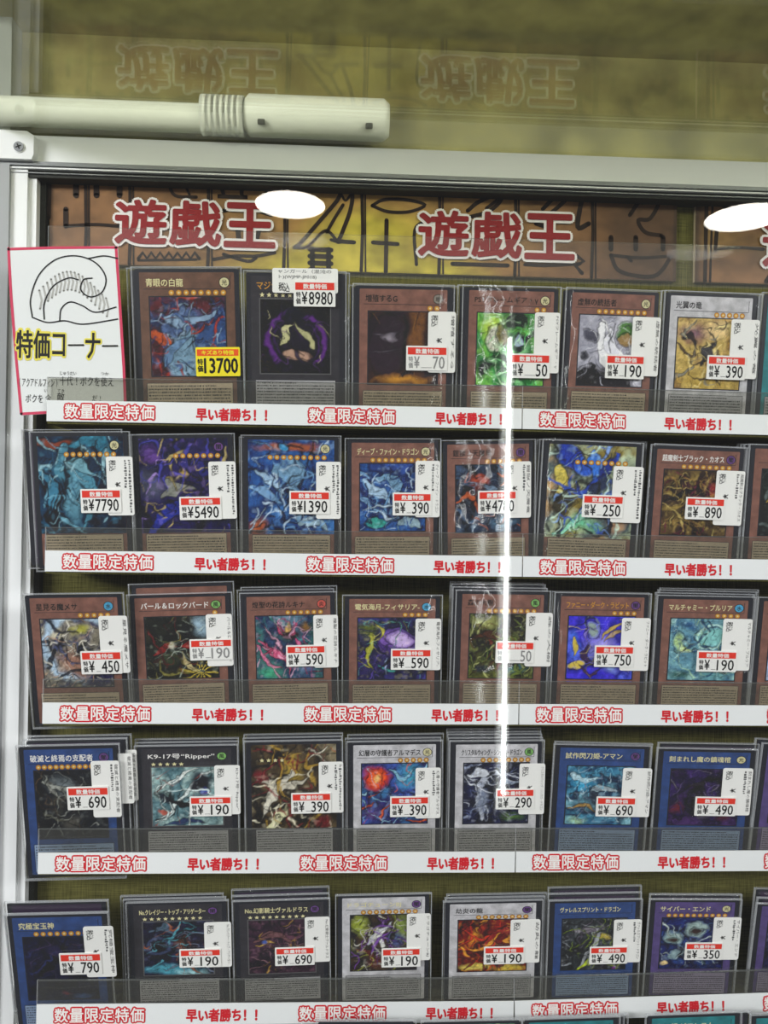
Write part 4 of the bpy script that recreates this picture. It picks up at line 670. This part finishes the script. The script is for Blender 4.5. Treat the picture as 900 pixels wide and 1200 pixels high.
# ------------------------------------------------------------------ hand-written paper sign
def paper_sign():
    Yf = -.0372
    P = [at(8, 290, Yf), at(138, 288, Yf), at(148, 479, Yf), at(23, 487, Yf)]
    u = ((P[1] - P[0]).normalized() + (P[2] - P[3]).normalized()).normalized(); 
    root = tag(empty('paper_sign', P[3]), 'hand-lettered white paper sign with pink marker border and yellow highlighted heading', 'sign'); og = P[3].copy()
    pt = lambda x, y: (lambda v: (v.x - og.x, v.z - og.z))(at(x, y, Yf))
    b = MB(); b.plate([pt(8, 290), pt(138, 288), pt(141, 345), pt(148, 479), pt(23, 487), pt(16, 400)][::-1], 0, .0003, 'paper'); b.build('paper', root)
    b = MB()
    for l in ([(10, 292), (60, 290.5), (137, 290)], [(10, 291), (13, 345), (19, 420), (25, 485)], [(136, 290), (140, 350), (145, 430), (147, 476)], [(25, 485), (60, 483), (90, 482), (147, 478)]):
        b.ribbon([pt(*q) for q in l], .0016, -.0001, 'pink_marker')
    b.build('marker_border', root)
    # plain curling wave, in pen and pencil
    b = MB()
    hat = [(46 + i * 4.6, 340 - 22 * math.sin(i * .21)) for i in range(18)]
    for i, (x, y) in enumerate(hat): b.ribbon([pt(x, y), pt(x + 3, y + 12), pt(x + 1, y + 22)], .0011, -.00012, 'pencil')
    pen = lambda pts, wd=.0008: b.ribbon(spline([pt(*q) for q in pts], 7), wd, -.0002, 'black_ink')
    pen([(38, 372), (36, 350), (46, 322), (66, 304), (90, 300), (112, 308), (124, 325), (120, 342), (106, 348), (95, 340), (98, 328), (108, 326)])
    pen([(52, 374), (52, 356), (62, 336), (80, 326), (92, 328)]); pen([(70, 376), (72, 362), (82, 354), (96, 358), (112, 366), (136, 360)]); pen([(38, 372), (56, 378), (76, 376), (98, 380), (138, 374)]); pen([(104, 303), (122, 300), (138, 303)])
    b.build('wave_drawing', root)
    b = MB()
    def txt(s, x0, y0, x1, y1, mt, bold, y=-.0002, rot=0):
        n = len(s)
        a, e = pt(x0, y0), pt(x1, y1); cw = (e[0] - a[0]) / n
        for i, ch in enumerate(s):
            if ch in ' ': continue
            sc = .62 if ch in 'ーっょゃゅィ' else 1; hh = a[1] - e[1]
            if ch in 'ー': b.ribbon([(a[0] + i * cw + .0006, (a[1] + e[1]) / 2), (a[0] + (i + .92) * cw, (a[1] + e[1]) / 2 + .0003)], .0010, y, mt); continue
            nat = glyphs(ch, 0, 2)[2]; gw = min(1, nat[0] / .9) * cw * .92; gh = min(1, nat[1] / .88) * hh; xm = a[0] + (i + .48) * cw; zb_ = e[1] + (hh - gh) * (.5 if sc == 1 else .15)
            b.text(ch, xm - gw / 2, xm + gw / 2, zb_, zb_ + gh, y, mt, bold)
    txt('特価コーナー', 19.5, 386, 139, 423, 'yellow_marker', .075, -.00016); txt('特価コーナー', 19.5, 387, 139, 422, 'black_ink', .02, -.0003)
    b.build('heading', root)
    b = MB()
    txt('(アクアドルフィン)', 21, 443, 69, 454, 'black_ink', .0); txt('十代！ボクを使え', 70, 441, 134, 453, 'black_ink', .0); txt('じゅうだい', 70, 435, 90, 440, 'black_ink', 0); txt('つか', 118, 436, 128, 440, 'black_ink', 0)
    txt('ボクを', 30, 462, 51, 472, 'black_ink', 0); txt('今', 53, 462, 60, 472, 'black_ink', 0); txt('敵', 67, 460, 76, 470, 'black_ink', 0); txt('だ!', 108, 463, 121, 471, 'black_ink', 0); txt('い', 52, 456, 56, 460, 'black_ink', 0); txt('てき', 67, 456, 76, 460, 'black_ink', 0)
    b.build('handwriting', root)
paper_sign()

# ------------------------------------------------------------------ shop lamps that the front glass reflects
def emit(name, col, strength):
    M = bpy.data.materials.new(name); M.use_nodes = True; p = M.node_tree.nodes['Principled BSDF']; p.inputs['Base Color'].default_value = (.8, .8, .8, 1)
    p.inputs['Emission Color'].default_value = (*col, 1); p.inputs['Emission Strength'].default_value = strength; MATS[name] = M
emit('lamp_glow', (1, .95, .86), 14); emit('tube_glow', (.97, 1, .98), 13)
YG = -.178
def mirrored(px, py):
    d = ray(px, py); hit = CAM + d * ((YG - CAM.y) / d.y); return hit, Vector((d.x, -d.y, d.z))
for (px, py), lab in (((340, 240), 'round recessed ceiling downlight above the aisle near the case centre'), ((873, 255), 'round recessed ceiling downlight farther along the aisle')):
    hit, d = mirrored(px, py); Z = 1.05; p = hit + d * ((Z - hit.z) / d.z); R = 38 / 900 * ((p - hit).length + .32)
    rt = tag(empty('ceiling_downlight', p), lab, 'downlight', 'shop ceiling downlights')
    b = MB(); n = 32; b.add([(R * math.cos(2 * math.pi * k / n), R * math.sin(2 * math.pi * k / n), 0) for k in range(n)], [tuple(range(n))[::-1]], 'lamp_glow'); b.build('diffuser', rt)
    b = MB(); vs = []
    for rr, zz in ((R, .0), (R * 1.04, -.001), (R * 1.10, .001)): vs += [(rr * math.cos(2 * math.pi * k / n), rr * math.sin(2 * math.pi * k / n), zz) for k in range(n)]
    b.add(vs, [(j * n + k, j * n + (k + 1) % n, (j + 1) * n + (k + 1) % n, (j + 1) * n + k) for j in range(2) for k in range(n)], 'grey_metal'); b.build('rim', rt)
h1, d1 = mirrored(598, 395); h2, d2 = mirrored(590, 932); dist = 1.15
p1, p2 = h1 + d1 * (dist / -d1.y), h2 + d2 * (dist / -d2.y); rt = tag(empty('light_tube', p2), 'slim upright light tube on the display case across the aisle', 'light tube')
b = MB(); ax = (p1 - p2); n = 12; r_ = .0043; vs = []
for t in (0, 1): vs += [tuple(ax * t + Vector((r_ * math.cos(2 * math.pi * k / n), r_ * math.sin(2 * math.pi * k / n), 0))) for k in range(n)]
b.add(vs, [(k, (k + 1) % n, n + (k + 1) % n, n + k) for k in range(n)], 'tube_glow', True); b.build('glowing_tube', rt)
b = MB(); b.box(-.012, .012, -.03, -.012, -.05, ax.z + .05, 'white_metal')
b.v = [(x + ax.x * (z / ax.z), y + ax.y * (z / ax.z), z) for x, y, z in b.v]; b.build('channel', rt)
